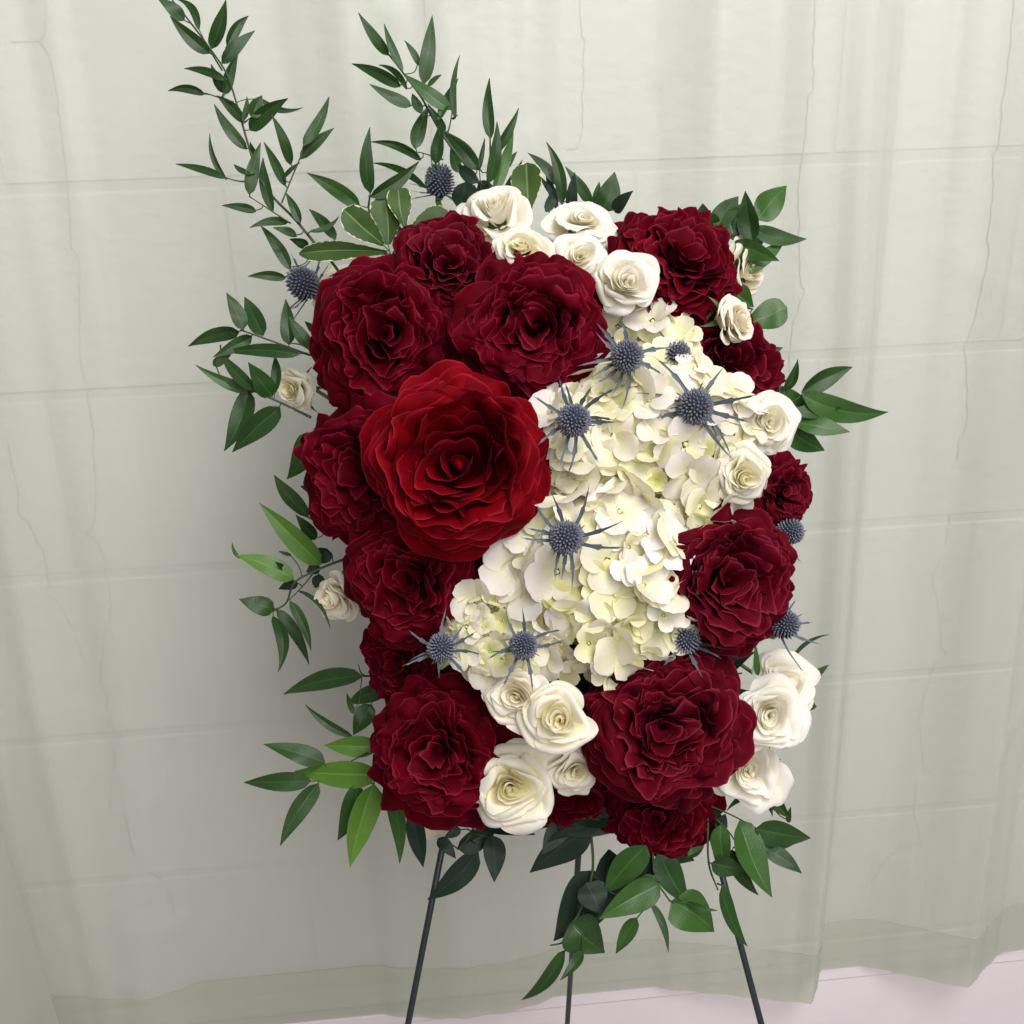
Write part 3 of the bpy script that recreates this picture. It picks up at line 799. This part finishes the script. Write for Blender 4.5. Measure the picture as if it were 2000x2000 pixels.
# ------------------------------------------------------------------ blue thistles
def bract_geo(L, w, rr, lift, curl):
    V, F = [], []
    n = 10
    teeth = {j: rr.uniform(1.3, 2.0) for j in (5, 8) if rr.random() < 0.8}
    for j in range(n + 1):
        v = j / n
        hw = w * (0.70 + 0.45 * math.sin(math.pi * min(1, v * 0.9 + 0.12))) * (1 - v ** 2.5) + w * 0.03
        rho = L * (0.08 + 0.92 * v); z = L * (lift * v + curl * v * v)
        k = teeth.get(j, 1.0)
        for u in (-1, 0, 1):
            V.append((rho + (L * 0.055 if k > 1 and u else 0), u * hw * (k if u else 1), z + abs(u) * hw * 0.35))
    F = [(r * 3 + i, r * 3 + i + 1, r * 3 + i + 4, r * 3 + i + 3) for r in range(n) for i in range(2)]
    return V, F
def thistle(px, py, rad, lean, label, seed, dd, spin=0.0, tall=1.15, nb=14, blen=2.6, rise=0.12):
    x, y = FULL(px, py)
    d = dome(x, y) + dd
    R = rad * 0.90 * K * d / FPX
    rr = random.Random(seed + 400)
    t = thing('blue_thistle', frame_at(x, y, d, lean[0], lean[1], spin), label, 'thistle', 'spiky blue thistles among the flowers')
    link_mesh('cone', ball('cone', 1.0, M_THCORE, 14, 10), t, Matrix.Diagonal((R * 0.84, R * 0.84, R * 0.84 * tall, 1)))
    V, F = [], []
    N = 190
    for i in range(N):
        zc = 1 - 1.75 * (i + 0.5) / N
        s = math.sqrt(max(0, 1 - zc * zc)); a = i * 2.39996
        q = Vector((s * math.cos(a), s * math.sin(a), zc))
        c = Vector((q.x * R * 0.80, q.y * R * 0.80, q.z * R * 0.80 * tall))
        nrm = Vector((q.x, q.y, q.z / tall + 0.15)).normalized()
        e1 = nrm.orthogonal().normalized(); e2 = nrm.cross(e1)
        h, w = R * rr.uniform(0.20, 0.36), R * rr.uniform(0.066, 0.085)
        b0 = len(V)
        for lev, ww in ((0, 0.75), (0.55, 1.0), (0.85, 0.62)):
            for k in range(5):
                an = k * 1.2566
                V.append(c + nrm * h * lev + (e1 * math.cos(an) + e2 * math.sin(an)) * w * ww)
        V.append(c + nrm * h * 1.12)
        for l in range(2):
            for k in range(5): F.append((b0 + l * 5 + k, b0 + l * 5 + (k + 1) % 5, b0 + l * 5 + 5 + (k + 1) % 5, b0 + l * 5 + 5 + k))
        for k in range(5): F.append((b0 + 10 + k, b0 + 10 + (k + 1) % 5, b0 + 15))
    fo = mesh_obj('florets', V, F, M_THISTLE, t); fo['kind'] = 'stuff'
    for k in range(nb):
        long = k % 2 == 0 or rr.random() < 0.35
        L = R * (blen * rr.uniform(0.9, 1.3) if long else rr.uniform(1.25, 1.6))
        V, F = bract_geo(L, R * (0.105 if long else 0.055), rr, rise + rr.uniform(-0.22, 0.32), rr.uniform(-0.25, 0.28))
        a = 2 * math.pi * (k + rr.uniform(-0.3, 0.3)) / nb
        ca, sa = math.cos(a), math.sin(a)
        sway = rr.uniform(-0.42, 0.42)
        W = []
        for vx, vy, vz in V:
            vy += sway * L * (vx / L) ** 2
            W.append((vx * ca - vy * sa, vx * sa + vy * ca, vz - R * 0.62 * tall))
        mesh_obj('bract', W, F, M_BRACT, t)
    b = t.matrix_world
    p0 = b @ Vector((0, 0, -R * 0.8 * tall)); p1 = b @ Vector((0, 0, -R * 2.6)); p2 = p1.lerp(fc, 0.55)
    tube('stem', catmull([p0, p1, p2], 4), 0.0024, 0.0024, M_PALESTEM, t, 7)
    return t
thistle(829, 343, 29, (-0.18, 1.9), 'upright blue thistle at the top above the variegated leaves', 1, 0.0, 0.3, 1.35, 14, 2.3)
thistle(573, 536, 32, (-0.9, 1.0), 'blue thistle at the upper left edge, tilted outward', 2, -0.01, 0.1, 1.30, 14, 2.5)
thistle(1183, 672, 33, (0.05, 0.12), 'blue thistle under the white rose at upper right, nearest the red rose', 3, -0.046, 0.5)
thistle(1276, 672, 30, (0.35, 0.3), 'blue thistle half covered by a white floret at upper right', 4, -0.018, 0.9)
thistle(1312, 768, 37, (0.05, 0.05), 'large blue thistle on the upper right of the hydrangea, with longest spiky bracts', 5, -0.052, 0.2, 1.1, 15, 2.9)
thistle(1083, 793, 34, (0.0, 0.05), 'blue thistle between the large scarlet rose and the upper hydrangea', 6, -0.050, 0.8)
thistle(1068, 1015, 35, (0.0, 0.02), 'blue thistle in the middle of the hydrangeas at the scarlet rose\'s lower right', 7, -0.050, 0.05, 1.1, 15, 2.7)
thistle(988, 1218, 29, (0.0, 0.0), 'blue thistle on the lower hydrangea above the ivory rose', 8, -0.050, 0.6, 1.1, 14, 2.7)
thistle(833, 1222, 29, (-0.15, 0.5), 'blue thistle between the two lower left red roses', 9, -0.055, 0.0)
thistle(1293, 1206, 31, (-0.05, 1.0), 'blue thistle poking up behind the big frilly bottom rose', 10, -0.030, 0.4, 1.0)
thistle(1481, 1178, 29, (0.75, 0.3), 'blue thistle at the right edge above the pair of white roses', 11, -0.045, 0.2, 1.15, 14, 2.9)
thistle(1490, 1003, 27, (0.9, 0.25), 'shaded blue thistle at the right edge under the small red rose', 12, 0.010, 0.7, 1.15, 11, 2.2)

# ------------------------------------------------------------------ greenery
def leaf_geo(A, B, w, bend, arch, fold, roll, rr, blunt=False, nv=12, broad=0.55):
    ax = B - A; L = ax.length; ax.normalize()
    eye = (CAM - (A + B) / 2).normalized()
    side = ax.cross(eye).normalized(); nrm = side.cross(ax).normalized()
    V, RB, RM, UV = [], [], [], []
    us = (-1, -0.86, -0.5, -0.09, 0, 0.09, 0.5, 0.86, 1)
    wob = rr.uniform(0, 6.28)
    for j in range(nv + 1):
        s = j / nv
        if blunt: sh = (math.sin(math.pi * min(1.0, 0.03 + s ** 1.25 * 0.97)) ** 0.5) * (0.55 + 0.75 * s ** 0.8)
        else: sh = (s ** broad * (1 - s) ** 1.12) / 0.345
        sh = min(sh, 1.25)
        th = roll + 0.35 * (s - 0.5) * math.sin(wob)
        sd = side * math.cos(th) + nrm * math.sin(th); nm = nrm * math.cos(th) - side * math.sin(th)
        c = A + ax * (L * s) + side * (bend * L * 4 * s * (1 - s)) + nrm * (arch * L * 4 * s * (1 - s))
        for u in us:
            hw = w * 0.5 * sh + (0.00025 if s > 0 else 0.0006)
            V.append(c + sd * (u * hw) + nm * (abs(u) * fold * hw + 0.05 * hw * math.sin(wob + s * 9 + u * 2)))
            RB.append(1.0 if abs(u) < 0.05 else 0.0)
            RM.append(max(smooth(0.6, 1.0, abs(u)), smooth(0.82, 1.0, s)))
            UV.append((s, u))
    n = len(us)
    F = [(r * n + c, r * n + c + 1, (r + 1) * n + c + 1, (r + 1) * n + c) for r in range(nv) for c in range(n - 1)]
    return V, F, RB, RM, UV
def branch(name, label, cat, group, C, d, stems, leaves, seed, stem_mat=None, r=0.0011):
    rr = random.Random(seed)
    base = px_world(*C(*stems[0][0]), d)
    t = thing(name, Matrix.Translation(base), label, cat, group)
    inv = t.matrix_world.inverted()
    spine = []
    for k, st in enumerate(stems):
        P = [px_world(*C(*p), d + 0.004 * math.sin(i * 1.7 + k)) for i, p in enumerate(st)]
        rad = r if k == 0 else r * 0.6
        spine += catmull(P, 10)
        tube('stem' if k == 0 else 'twig', catmull(P), rad * 1.15, rad * 0.6, stem_mat or M_STEM, t)
    for lf in leaves:
        (bx, by), (tx, ty), w = lf[0], lf[1], lf[2]
        o = lf[3] if len(lf) > 3 else {}
        tone = o.get('c', 'd')
        d0 = d + o.get('d', rr.uniform(-0.010, 0.010)); d1 = d0 + rr.uniform(-0.016, 0.016)
        A = px_world(*C(bx, by), d0); B = px_world(*C(tx, ty), d1)
        s = 1.0 / (C(1, 0)[0] - C(0, 0)[0])
        roll = o.get('r', rr.uniform(-0.5, 0.5))
        if C is LC or C is LG: w *= 1.18
        wm = w / s * d0 / FPX / max(0.5, math.cos(roll)) * 0.95
        V, F, RB, RM, UV = leaf_geo(A, B, wm, o.get('bend', rr.uniform(-0.05, 0.05)), rr.uniform(0.01, 0.07), rr.uniform(0.12, 0.30), roll, rr, o.get('blunt', False), broad=o.get('broad', 0.55))
        near = min(spine, key=lambda q: (q - A).length)
        if 0.0015 < (near - A).length < 0.045:             # the leaf's own stalk back to the stem
            ax = (B - A).normalized()
            pv, pf = tube_data(catmull([near, near.lerp(A, 0.55) - ax * 0.15 * (near - A).length, A + ax * 0.002], 3), r * 0.5, r * 0.45, 4)
            k0 = len(V)
            V = V + pv; F = F + [tuple(i + k0 for i in q) for q in pf]
            RB = RB + [0.6] * len(pv); RM = RM + [0.0] * len(pv); UV = UV + [(0, 0)] * len(pv)
        mesh_obj('leaf', [inv @ v for v in V], F, M_VAR if tone == 'v' else M_LEAF[tone], t, {'rib': RB, 'rim': RM}, uv=UV)
    return t
RG = 'leafy green stems around the spray'
LC, LG = crop(1050, 350, 2.76), crop(950, 1550, 2.76)
LA = crop(300, 0, 2.76)
branch('leafy_stem', 'tallest leafy stem, reaching out at the upper left corner', 'greenery', RG, LA, 0.885,
       [[(1010, 1480), (950, 1400), (860, 1300), (760, 1180), (660, 1080), (590, 990), (545, 890), (510, 780), (470, 640), (430, 500), (390, 390), (310, 270), (190, 110), (100, 0)],
        [(690, 1095), (740, 970), (790, 850), (812, 775)], [(520, 980), (450, 975), (385, 955)], [(740, 1205), (640, 1140), (515, 1058)], [(490, 660), (530, 630)], [(430, 550), (350, 525), (275, 500)], [(370, 380), (300, 265), (245, 160)], [(370, 330), (395, 250)]],
       [((165, 110), (20, -10), 70), ((245, 160), (122, -5), 45, {'bend': 0.16}), ((302, 288), (88, 85), 75), ((312, 262), (390, -2), 78), ((395, 252), (512, 85), 60, {'bend': -0.07}), ((368, 342), (547, 165), 68),
        ((385, 428), (165, 370), 45, {'bend': 0.06}), ((275, 506), (78, 490), 46, {'bend': 0.10}), ((385, 508), (456, 285), 60), ((382, 500), (310, 345), 50), ((490, 655), (340, 515), 62), ((502, 805), (326, 560), 62, {'bend': -0.05}),
        ((482, 652), (502, 520), 32), ((518, 702), (725, 530), 90, {'bend': -0.06}), ((525, 630), (585, 515), 80), ((570, 530), (805, 580), 34, {'bend': 0.16}), ((740, 888), (635, 618), 58), ((808, 782), (946, 520), 62, {'bend': 0.05}), ((793, 858), (972, 690), 62),
        ((710, 1003), (594, 765), 52), ((515, 1048), (577, 768), 72), ((645, 1138), (590, 848), 62), ((392, 962), (118, 884), 42), ((388, 962), (303, 718), 30, {'bend': -0.10}), ((522, 942), (432, 885), 30), ((792, 1200), (712, 1038), 50),
        ((552, 1138), (368, 1108), 46, {'bend': 0.04}), ((722, 1198), (518, 1228), 46, {'bend': 0.08}), ((700, 960), (790, 875), 22), ((772, 1272), (643, 1228), 46), ((832, 1328), (733, 1288), 52), ((982, 1292), (838, 1128), 62), ((738, 1452), (574, 1213), 66), ((712, 1498), (508, 1490), 52, {'bend': 0.05}), ((545, 830), (520, 765), 24),
        ((840, 1250), (1000, 1165), 30, {'bend': 0.12})], 41)
branch('leafy_stem', 'leafy stem rising at the top above the upright thistle', 'greenery', RG, LA, 0.880,
       [[(1800, 1120), (1740, 960), (1650, 850), (1560, 730), (1490, 610), (1440, 520), (1350, 400), (1265, 290)], [(1580, 740), (1600, 660), (1610, 590)], [(1560, 860), (1500, 840), (1440, 822)], [(1610, 640), (1640, 620)]],
       [((1266, 298), (1104, 68), 58), ((1342, 388), (1243, 128), 46), ((1455, 452), (1502, 82), 84), ((1432, 352), (1353, 218), 36), ((1332, 465), (1068, 343), 66, {'bend': 0.04}), ((1367, 482), (1212, 350), 34, {'bend': 0.12}), ((1388, 572), (1163, 453), 62), ((1600, 590), (1358, 403), 80, {'c': 'm'}),
        ((1440, 612), (1395, 505), 52), ((1408, 802), (1482, 568), 78), ((1535, 652), (1642, 423), 48), ((1625, 640), (1650, 298), 36, {'bend': -0.07}), ((1520, 882), (1552, 648), 68), ((1478, 465), (1552, 403), 26), ((1748, 918), (1543, 698), 90), ((1572, 705), (1478, 560), 42),
        ((1442, 862), (1168, 765), 48, {'bend': 0.10}), ((1640, 930), (1600, 800), 60), ((1470, 1012), (1178, 878), 40, {'bend': 0.08})], 42)
branch('leafy_stem', 'short leafy stem with two broad leaves left of the upright thistle', 'greenery', RG, LA, 0.872,
       [[(1180, 1180), (1160, 1120), (1168, 1040)]], [((1170, 1062), (1432, 868), 80, {'bend': 0.05}), ((1168, 1040), (1166, 685), 78, {'bend': -0.06}), ((1112, 1112), (826, 932), 84, {'c': 'm'})], 43)
LB = crop(600, 0, 1.932)
branch('leafy_stem', 'upright leafy stem right of the upright thistle, above the topmost white rose', 'greenery', RG, LB, 0.878,
       [[(690, 800), (680, 700), (690, 600), (690, 520)], [(660, 800), (655, 720), (650, 640)]],
       [((692, 522), (688, 293), 44), ((686, 690), (716, 458), 48), ((698, 585), (798, 407), 36, {'bend': 0.05}), ((702, 735), (778, 498), 46, {'c': 'm'}), ((748, 640), (792, 572), 22), ((735, 735), (812, 603), 28), ((648, 642), (670, 522), 18), ((645, 640), (520, 500), 50), ((640, 690), (560, 620), 50, {'c': 'k'})], 44)
branch('leafy_stem', 'leafy stem fanning out at the top behind the two white roses', 'greenery', RG, LB, 0.880,
       [[(1010, 830), (985, 740), (940, 690)], [(1050, 830), (1085, 770), (1110, 720)]],
       [((945, 700), (832, 577), 40, {'bend': 0.07}), ((962, 772), (902, 535), 46, {'bend': 0.08}), ((945, 765), (868, 655), 20), ((1072, 775), (973, 628), 44), ((1112, 800), (1160, 648), 92), ((1085, 770), (1102, 686), 28), ((940, 790), (900, 640), 30, {'c': 'k'}), ((1000, 800), (1010, 650), 44, {'c': 'k'}), ((900, 800), (960, 690), 40, {'c': 'k'}), ((1160, 800), (1230, 720), 50, {'c': 'k'})], 45)
LP = crop(550, 350, 3.22)
branch('variegated_sprig', 'sprig of rounded green leaves with cream edges at the upper left', 'greenery', 'cream edged sprigs', LP, 0.858,
       [[(760, 620), (715, 540), (690, 480)]],
       [((665, 462), (106, 470), 118, {'c': 'v', 'blunt': True, 'r': 0.3}), ((642, 412), (385, 185), 175, {'c': 'v', 'blunt': True, 'r': -0.2}), ((670, 412), (640, 105), 200, {'c': 'v', 'blunt': True, 'r': 0.1}), ((765, 392), (1060, 210), 200, {'c': 'v', 'blunt': True, 'r': 0.2}),
        ((775, 300), (735, 45), 150, {'c': 'v', 'blunt': True}), ((690, 490), (520, 560), 66, {'c': 'v', 'blunt': True, 'r': 0.2}), ((800, 440), (720, 260), 60, {'c': 'd'}), ((760, 470), (980, 330), 150, {'c': 'v', 'blunt': True})], 46, M_SEPAL)
branch('variegated_sprig', 'cream edged leaves behind the topmost white rose', 'greenery', 'cream edged sprigs', LB, 0.868,
       [[(830, 830), (828, 790), (826, 750)]], [((838, 790), (828, 612), 118, {'c': 'v', 'blunt': True, 'r': 0.15}), ((580, 790), (600, 685), 90, {'c': 'k', 'blunt': True}), ((640, 760), (690, 690), 60, {'c': 'k', 'blunt': True})], 47, M_SEPAL)
branch('leafy_stem', 'bunch of glossy leaves behind the top right red rose', 'greenery', RG, LC, 0.875,
       [[(900, 420), (990, 340), (1080, 290), (1150, 250)], [(1000, 340), (1080, 420), (1150, 500)]],
       [((965, 262), (812, 205), 118), ((965, 268), (1082, 92), 105), ((1020, 305), (1125, 120), 110), ((1160, 335), (1120, 62), 96, {'r': 0.5}), ((1185, 220), (1342, 35), 132, {'c': 'm'}), ((1165, 270), (1450, 322), 80, {'bend': 0.07}), ((1045, 355), (1302, 440), 96, {'c': 'm'}), ((1125, 505), (1332, 335), 76, {'c': 'm'}), ((1000, 420), (1120, 560), 80, {'c': 'k'}), ((900, 300), (890, 130), 100, {'c': 'k'}), ((1060, 330), (1010, 110), 90), ((1080, 400), (1230, 300), 90, {'c': 'k'})], 48)
branch('leafy_stem', 'few broad leaves beside the beige rosebud at the right', 'greenery', RG, LC, 0.872,
       [[(1040, 700), (1100, 690), (1160, 700)], [(1040, 880), (1120, 930), (1160, 985)]],
       [((1120, 780), (1345, 690), 135, {'c': 'm', 'blunt': True, 'r': 0.15}), ((1050, 600), (1165, 690), 110, {'c': 'm'}), ((1145, 990), (1322, 908), 78, {'c': 'm'}), ((1100, 880), (1135, 980), 60), ((1205, 1050), (1250, 968), 32)], 49)
branch('leafy_stem', 'spray of long glossy leaves jutting out at the right edge', 'greenery', RG, LC, 0.862,
       [[(1180, 1180), (1280, 1200), (1370, 1200), (1430, 1160)], [(1280, 1200), (1340, 1140)], [(1300, 1210), (1380, 1290)]],
       [((1338, 1135), (1402, 972), 46, {'bend': 0.08}), ((1422, 1148), (1697, 1012), 92), ((1428, 1165), (1890, 1255), 118, {'c': 'm', 'bend': 0.08}), ((1245, 1142), (1562, 1268), 118, {'c': 'm', 'bend': 0.06}), ((1370, 1258), (1697, 1282), 66), ((1385, 1308), (1682, 1362), 96, {'c': 'm', 'r': 0.5}), ((1320, 1325), (1548, 1462), 120, {'c': 'm'}), ((1500, 1220), (1640, 1235), 40)], 50)
LD = crop(350, 550, 2.415)
branch('leafy_stem', 'leafy stem at the left edge above the cream rosebud', 'greenery', RG, LD, 0.870,
       [[(640, 350), (590, 338), (450, 285), (290, 228)], [(640, 340), (580, 300), (520, 290)], [(195, 300), (195, 345)]],
       [((302, 226), (222, 52), 74), ((396, 256), (308, 72), 86), ((282, 236), (42, 306), 72, {'bend': 0.07}), ((342, 258), (160, 356), 66), ((568, 342), (205, 335), 66, {'bend': 0.04}), ((520, 298), (502, 82), 74), ((622, 312), (520, 165), 62), ((642, 235), (592, 188), 34)], 51)
branch('leafy_stem', 'leafy stem at the left edge behind the cream rosebud', 'greenery', RG, LD, 0.868,
       [[(620, 640), (540, 600), (455, 560), (340, 512)], [(450, 530), (445, 480)]],
       [((362, 518), (78, 393), 56, {'bend': -0.06, 'c': 'm'}), ((352, 512), (193, 333), 62), ((440, 540), (325, 380), 96), ((452, 525), (450, 348), 52), ((330, 512), (212, 800), 108, {'bend': -0.05}), ((474, 592), (250, 805), 112), ((160, 395), (245, 345), 46)], 52)
branch('leafy_stem', 'dark leaves at the left edge beside the red rose', 'greenery', RG, LD, 0.872,
       [[(680, 760), (640, 730), (600, 712)], [(700, 1180), (650, 1130), (605, 1108)]],
       [((605, 712), (508, 932), 112, {'bend': -0.10}), ((605, 1112), (448, 912), 78), ((645, 1215), (550, 1100), 60), ((640, 990), (572, 965), 40)], 53)
branch('leafy_stem', 'leafy stem with two bright green leaves at the lower left edge', 'greenery', RG, LD, 0.862,
       [[(820, 1290), (770, 1312), (650, 1360), (545, 1420), (505, 1515), (445, 1552)], [(640, 1365), (580, 1440), (520, 1500)]],
       [((668, 1335), (378, 1043), 108, {'c': 'b', 'r': 0.35}), ((540, 1402), (270, 1290), 98, {'c': 'b', 'r': -0.3}), ((285, 1305), (250, 1232), 16, {'bend': -0.1}), ((448, 1548), (283, 1498), 92), ((442, 1578), (467, 1842), 62, {'bend': -0.14}), ((460, 1545), (612, 1806), 58, {'bend': -0.06}), ((524, 1510), (622, 1742), 50, {'bend': -0.06}), ((568, 1460), (712, 1636), 20, {'bend': -0.12}), ((505, 1365), (453, 1322), 26), ((660, 1340), (600, 1370), 60, {'c': 'k'}), ((528, 1290), (470, 1272), 16), ((660, 1380), (640, 1445), 60, {'c': 'k'}), ((700, 1260), (640, 1330), 90, {'c': 'k'}), ((560, 1420), (470, 1450), 46, {'c': 'k'})], 54)
LE = crop(450, 1300, 2.76)
branch('leafy_stem', 'leafy stem with one long leaf pointing left above the lower left leaves', 'greenery', RG, LE, 0.868,
       [[(860, 90), (780, 60), (708, 55)], [(735, 60), (705, 40), (690, -5)]],
       [((712, 58), (286, 155), 112, {'bend': 0.05}), ((830, 120), (630, 205), 96), ((760, 210), (662, 375), 110), ((655, 380), (403, 210), 48, {'bend': -0.06}), ((665, 260), (628, 150), 30)], 55)
branch('leafy_stem', 'fan of bright green leaves at the lower left corner', 'greenery', RG, LE, 0.858,
       [[(900, 520), (830, 560), (790, 590), (770, 640)], [(800, 585), (620, 600), (430, 625)], [(740, 470), (640, 520)]],
       [((790, 440), (506, 430), 116, {'c': 'b', 'r': 0.1}), ((510, 522), (178, 423), 108), ((795, 588), (345, 570), 150, {'c': 'b', 'd': -0.012, 'r': 0.15}), ((434, 620), (72, 630), 106), ((474, 636), (268, 972), 108, {'bend': 0.04}), ((690, 640), (578, 942), 128), ((775, 640), (645, 1088), 158, {'c': 'b', 'd': -0.014, 'r': 0.55}), ((848, 630), (912, 1068), 92, {'bend': -0.05, 'c': 'm'})], 56)
branch('leafy_stem', 'dark leaves hanging over the left easel leg', 'greenery', RG, LE, 0.862,
       [[(1330, 780), (1300, 900), (1230, 990)], [(1300, 900), (1400, 925)]],
       [((985, 800), (1040, 1088), 104, {'c': 'k'}), ((1225, 985), (1445, 862), 118, {'c': 'k'}), ((1335, 1000), (1062, 1262), 136, {'c': 'k', 'bend': -0.05}), ((1412, 915), (1422, 1168), 124, {'c': 'k'}), ((1120, 930), (1215, 1040), 70, {'c': 'k'}), ((1240, 880), (1150, 930), 50, {'c': 'k'})], 57)
branch('leafy_stem', 'dark drooping stem with heart shaped leaf over the middle easel leg', 'greenery', RG, LG, 0.858,
       [[(540, 60), (560, 190), (572, 420), (500, 640), (432, 735), (412, 800), (345, 818)], [(570, 420), (590, 460)], [(412, 800), (425, 850)], [(520, 640), (515, 860)]],
       [((438, 150), (300, 330), 105, {'c': 'k'}), ((552, 195), (234, 426), 142, {'c': 'k'}), ((690, 130), (450, 140), 100, {'c': 'k'}), ((375, 160), (272, 196), 22, {'c': 'k'}), ((582, 415), (362, 795), 190, {'c': 'k', 'bend': -0.05, 'r': 0.2}), ((540, 480), (620, 650), 150, {'c': 'k'}), ((505, 640), (550, 760), 70, {'c': 'k'}), ((455, 695), (638, 858), 165, {'c': 'd', 'broad': 0.4}), ((422, 848), (190, 1112), 66, {'bend': -0.08}), ((517, 852), (398, 1006), 48)], 58)
branch('leafy_stem', 'drooping stem of mixed green leaves below the big frilly rose', 'greenery', RG, LG, 0.850,
       [[(880, 180), (895, 280), (910, 450), (990, 582)], [(1135, 130), (1125, 220), (1098, 300)], [(910, 450), (880, 600)], [(640, 520), (740, 560)]],
       [((660, 300), (580, 725), 150, {'c': 'k', 'd': 0.018}), ((862, 280), (637, 545), 138, {'c': 'm', 'd': -0.008, 'r': 0.2}), ((890, 330), (690, 570), 150, {'c': 'k', 'd': 0.012}), ((936, 490), (606, 676), 138, {'c': 'm', 'd': -0.010, 'r': 0.3}), ((905, 445), (790, 545), 66, {'c': 'm'}), ((810, 670), (698, 862), 72, {'c': 'm'}), ((888, 590), (980, 856), 36, {'bend': -0.08}), ((930, 310), (1092, 605), 130, {'c': 'd'}), ((1085, 590), (1245, 630), 26, {'bend': 0.05}), ((998, 578), (1228, 745), 165, {'c': 'm', 'broad': 0.4, 'r': 0.1}), ((930, 275), (1120, 362), 130, {'c': 'd', 'd': 0.035}), ((1085, 345), (1173, 282), 42)], 59)
branch('leafy_stem', 'trailing leafy stem over the right easel leg', 'greenery', RG, LG, 0.850,
       [[(1150, 40), (1190, 100), (1198, 370), (1248, 520)], [(1190, 60), (1320, 115), (1455, 185)], [(1230, 130), (1310, 210), (1390, 340)], [(1245, 485), (1285, 500)]],
       [((1262, 170), (1290, 425), 92, {'c': 'm'}), ((1195, 90), (1268, 255), 86, {'c': 'k'}), ((1212, 375), (1390, 425), 92), ((1318, 305), (1467, 548), 72, {'bend': 0.07}), ((1365, 145), (1540, 560), 140, {'c': 'm', 'r': 0.4}), ((1450, 190), (1748, 240), 122), ((1478, 270), (1668, 268), 88, {'c': 'm'}), ((1495, 295), (1700, 430), 80, {'bend': -0.05}), ((1270, 495), (1408, 825), 66, {'bend': 0.07}), ((1240, 200), (1290, 110), 60, {'c': 'k'})], 60)
LH = crop(1050, 1150, 3.22)
branch('leafy_stem', 'dark leaves under the lowest white rose at the right edge', 'greenery', RG, LH, 0.868,
       [[(1300, 1200), (1380, 1240), (1425, 1265)], [(1440, 1230), (1560, 1180)]],
       [((1412, 1268), (1188, 1396), 46, {'bend': 0.10}), ((1425, 1225), (1592, 1445), 104, {'bend': 0.05}), ((1420, 1258), (1477, 1432), 40), ((1495, 1140), (1592, 1215), 92), ((1578, 1470), (1592, 1372), 32), ((1680, 600), (1830, 478), 62), ((1680, 735), (1755, 742), 62), ((1600, 440), (1834, 288), 24, {'bend': -0.12}), ((1385, 545), (1370, 345), 40, {'c': 'm', 'd': -0.05})], 61)
branch('leafy_stem', 'dark leaves filling the gap between the roses at the lower right', 'greenery', RG, FULL, 0.858,
       [[(1300, 1300), (1340, 1280), (1400, 1270)]], [((1320, 1290), (1425, 1230), 46, {'c': 'k'}), ((1250, 1180), (1330, 1260), 60, {'c': 'k'}), ((1290, 1330), (1440, 1310), 60, {'c': 'k'})], 62)
branch('leafy_stem', 'dark leaves in the shade under the bottom red and white roses', 'greenery', RG, FULL, 0.872,
       [[(900, 1480), (960, 1540), (1000, 1560)]], [((900, 1545), (1010, 1575), 40, {'c': 'k'}), ((1040, 1530), (1160, 1570), 60, {'c': 'k'}), ((985, 1390), (960, 1440), 50, {'c': 'k'})], 63)
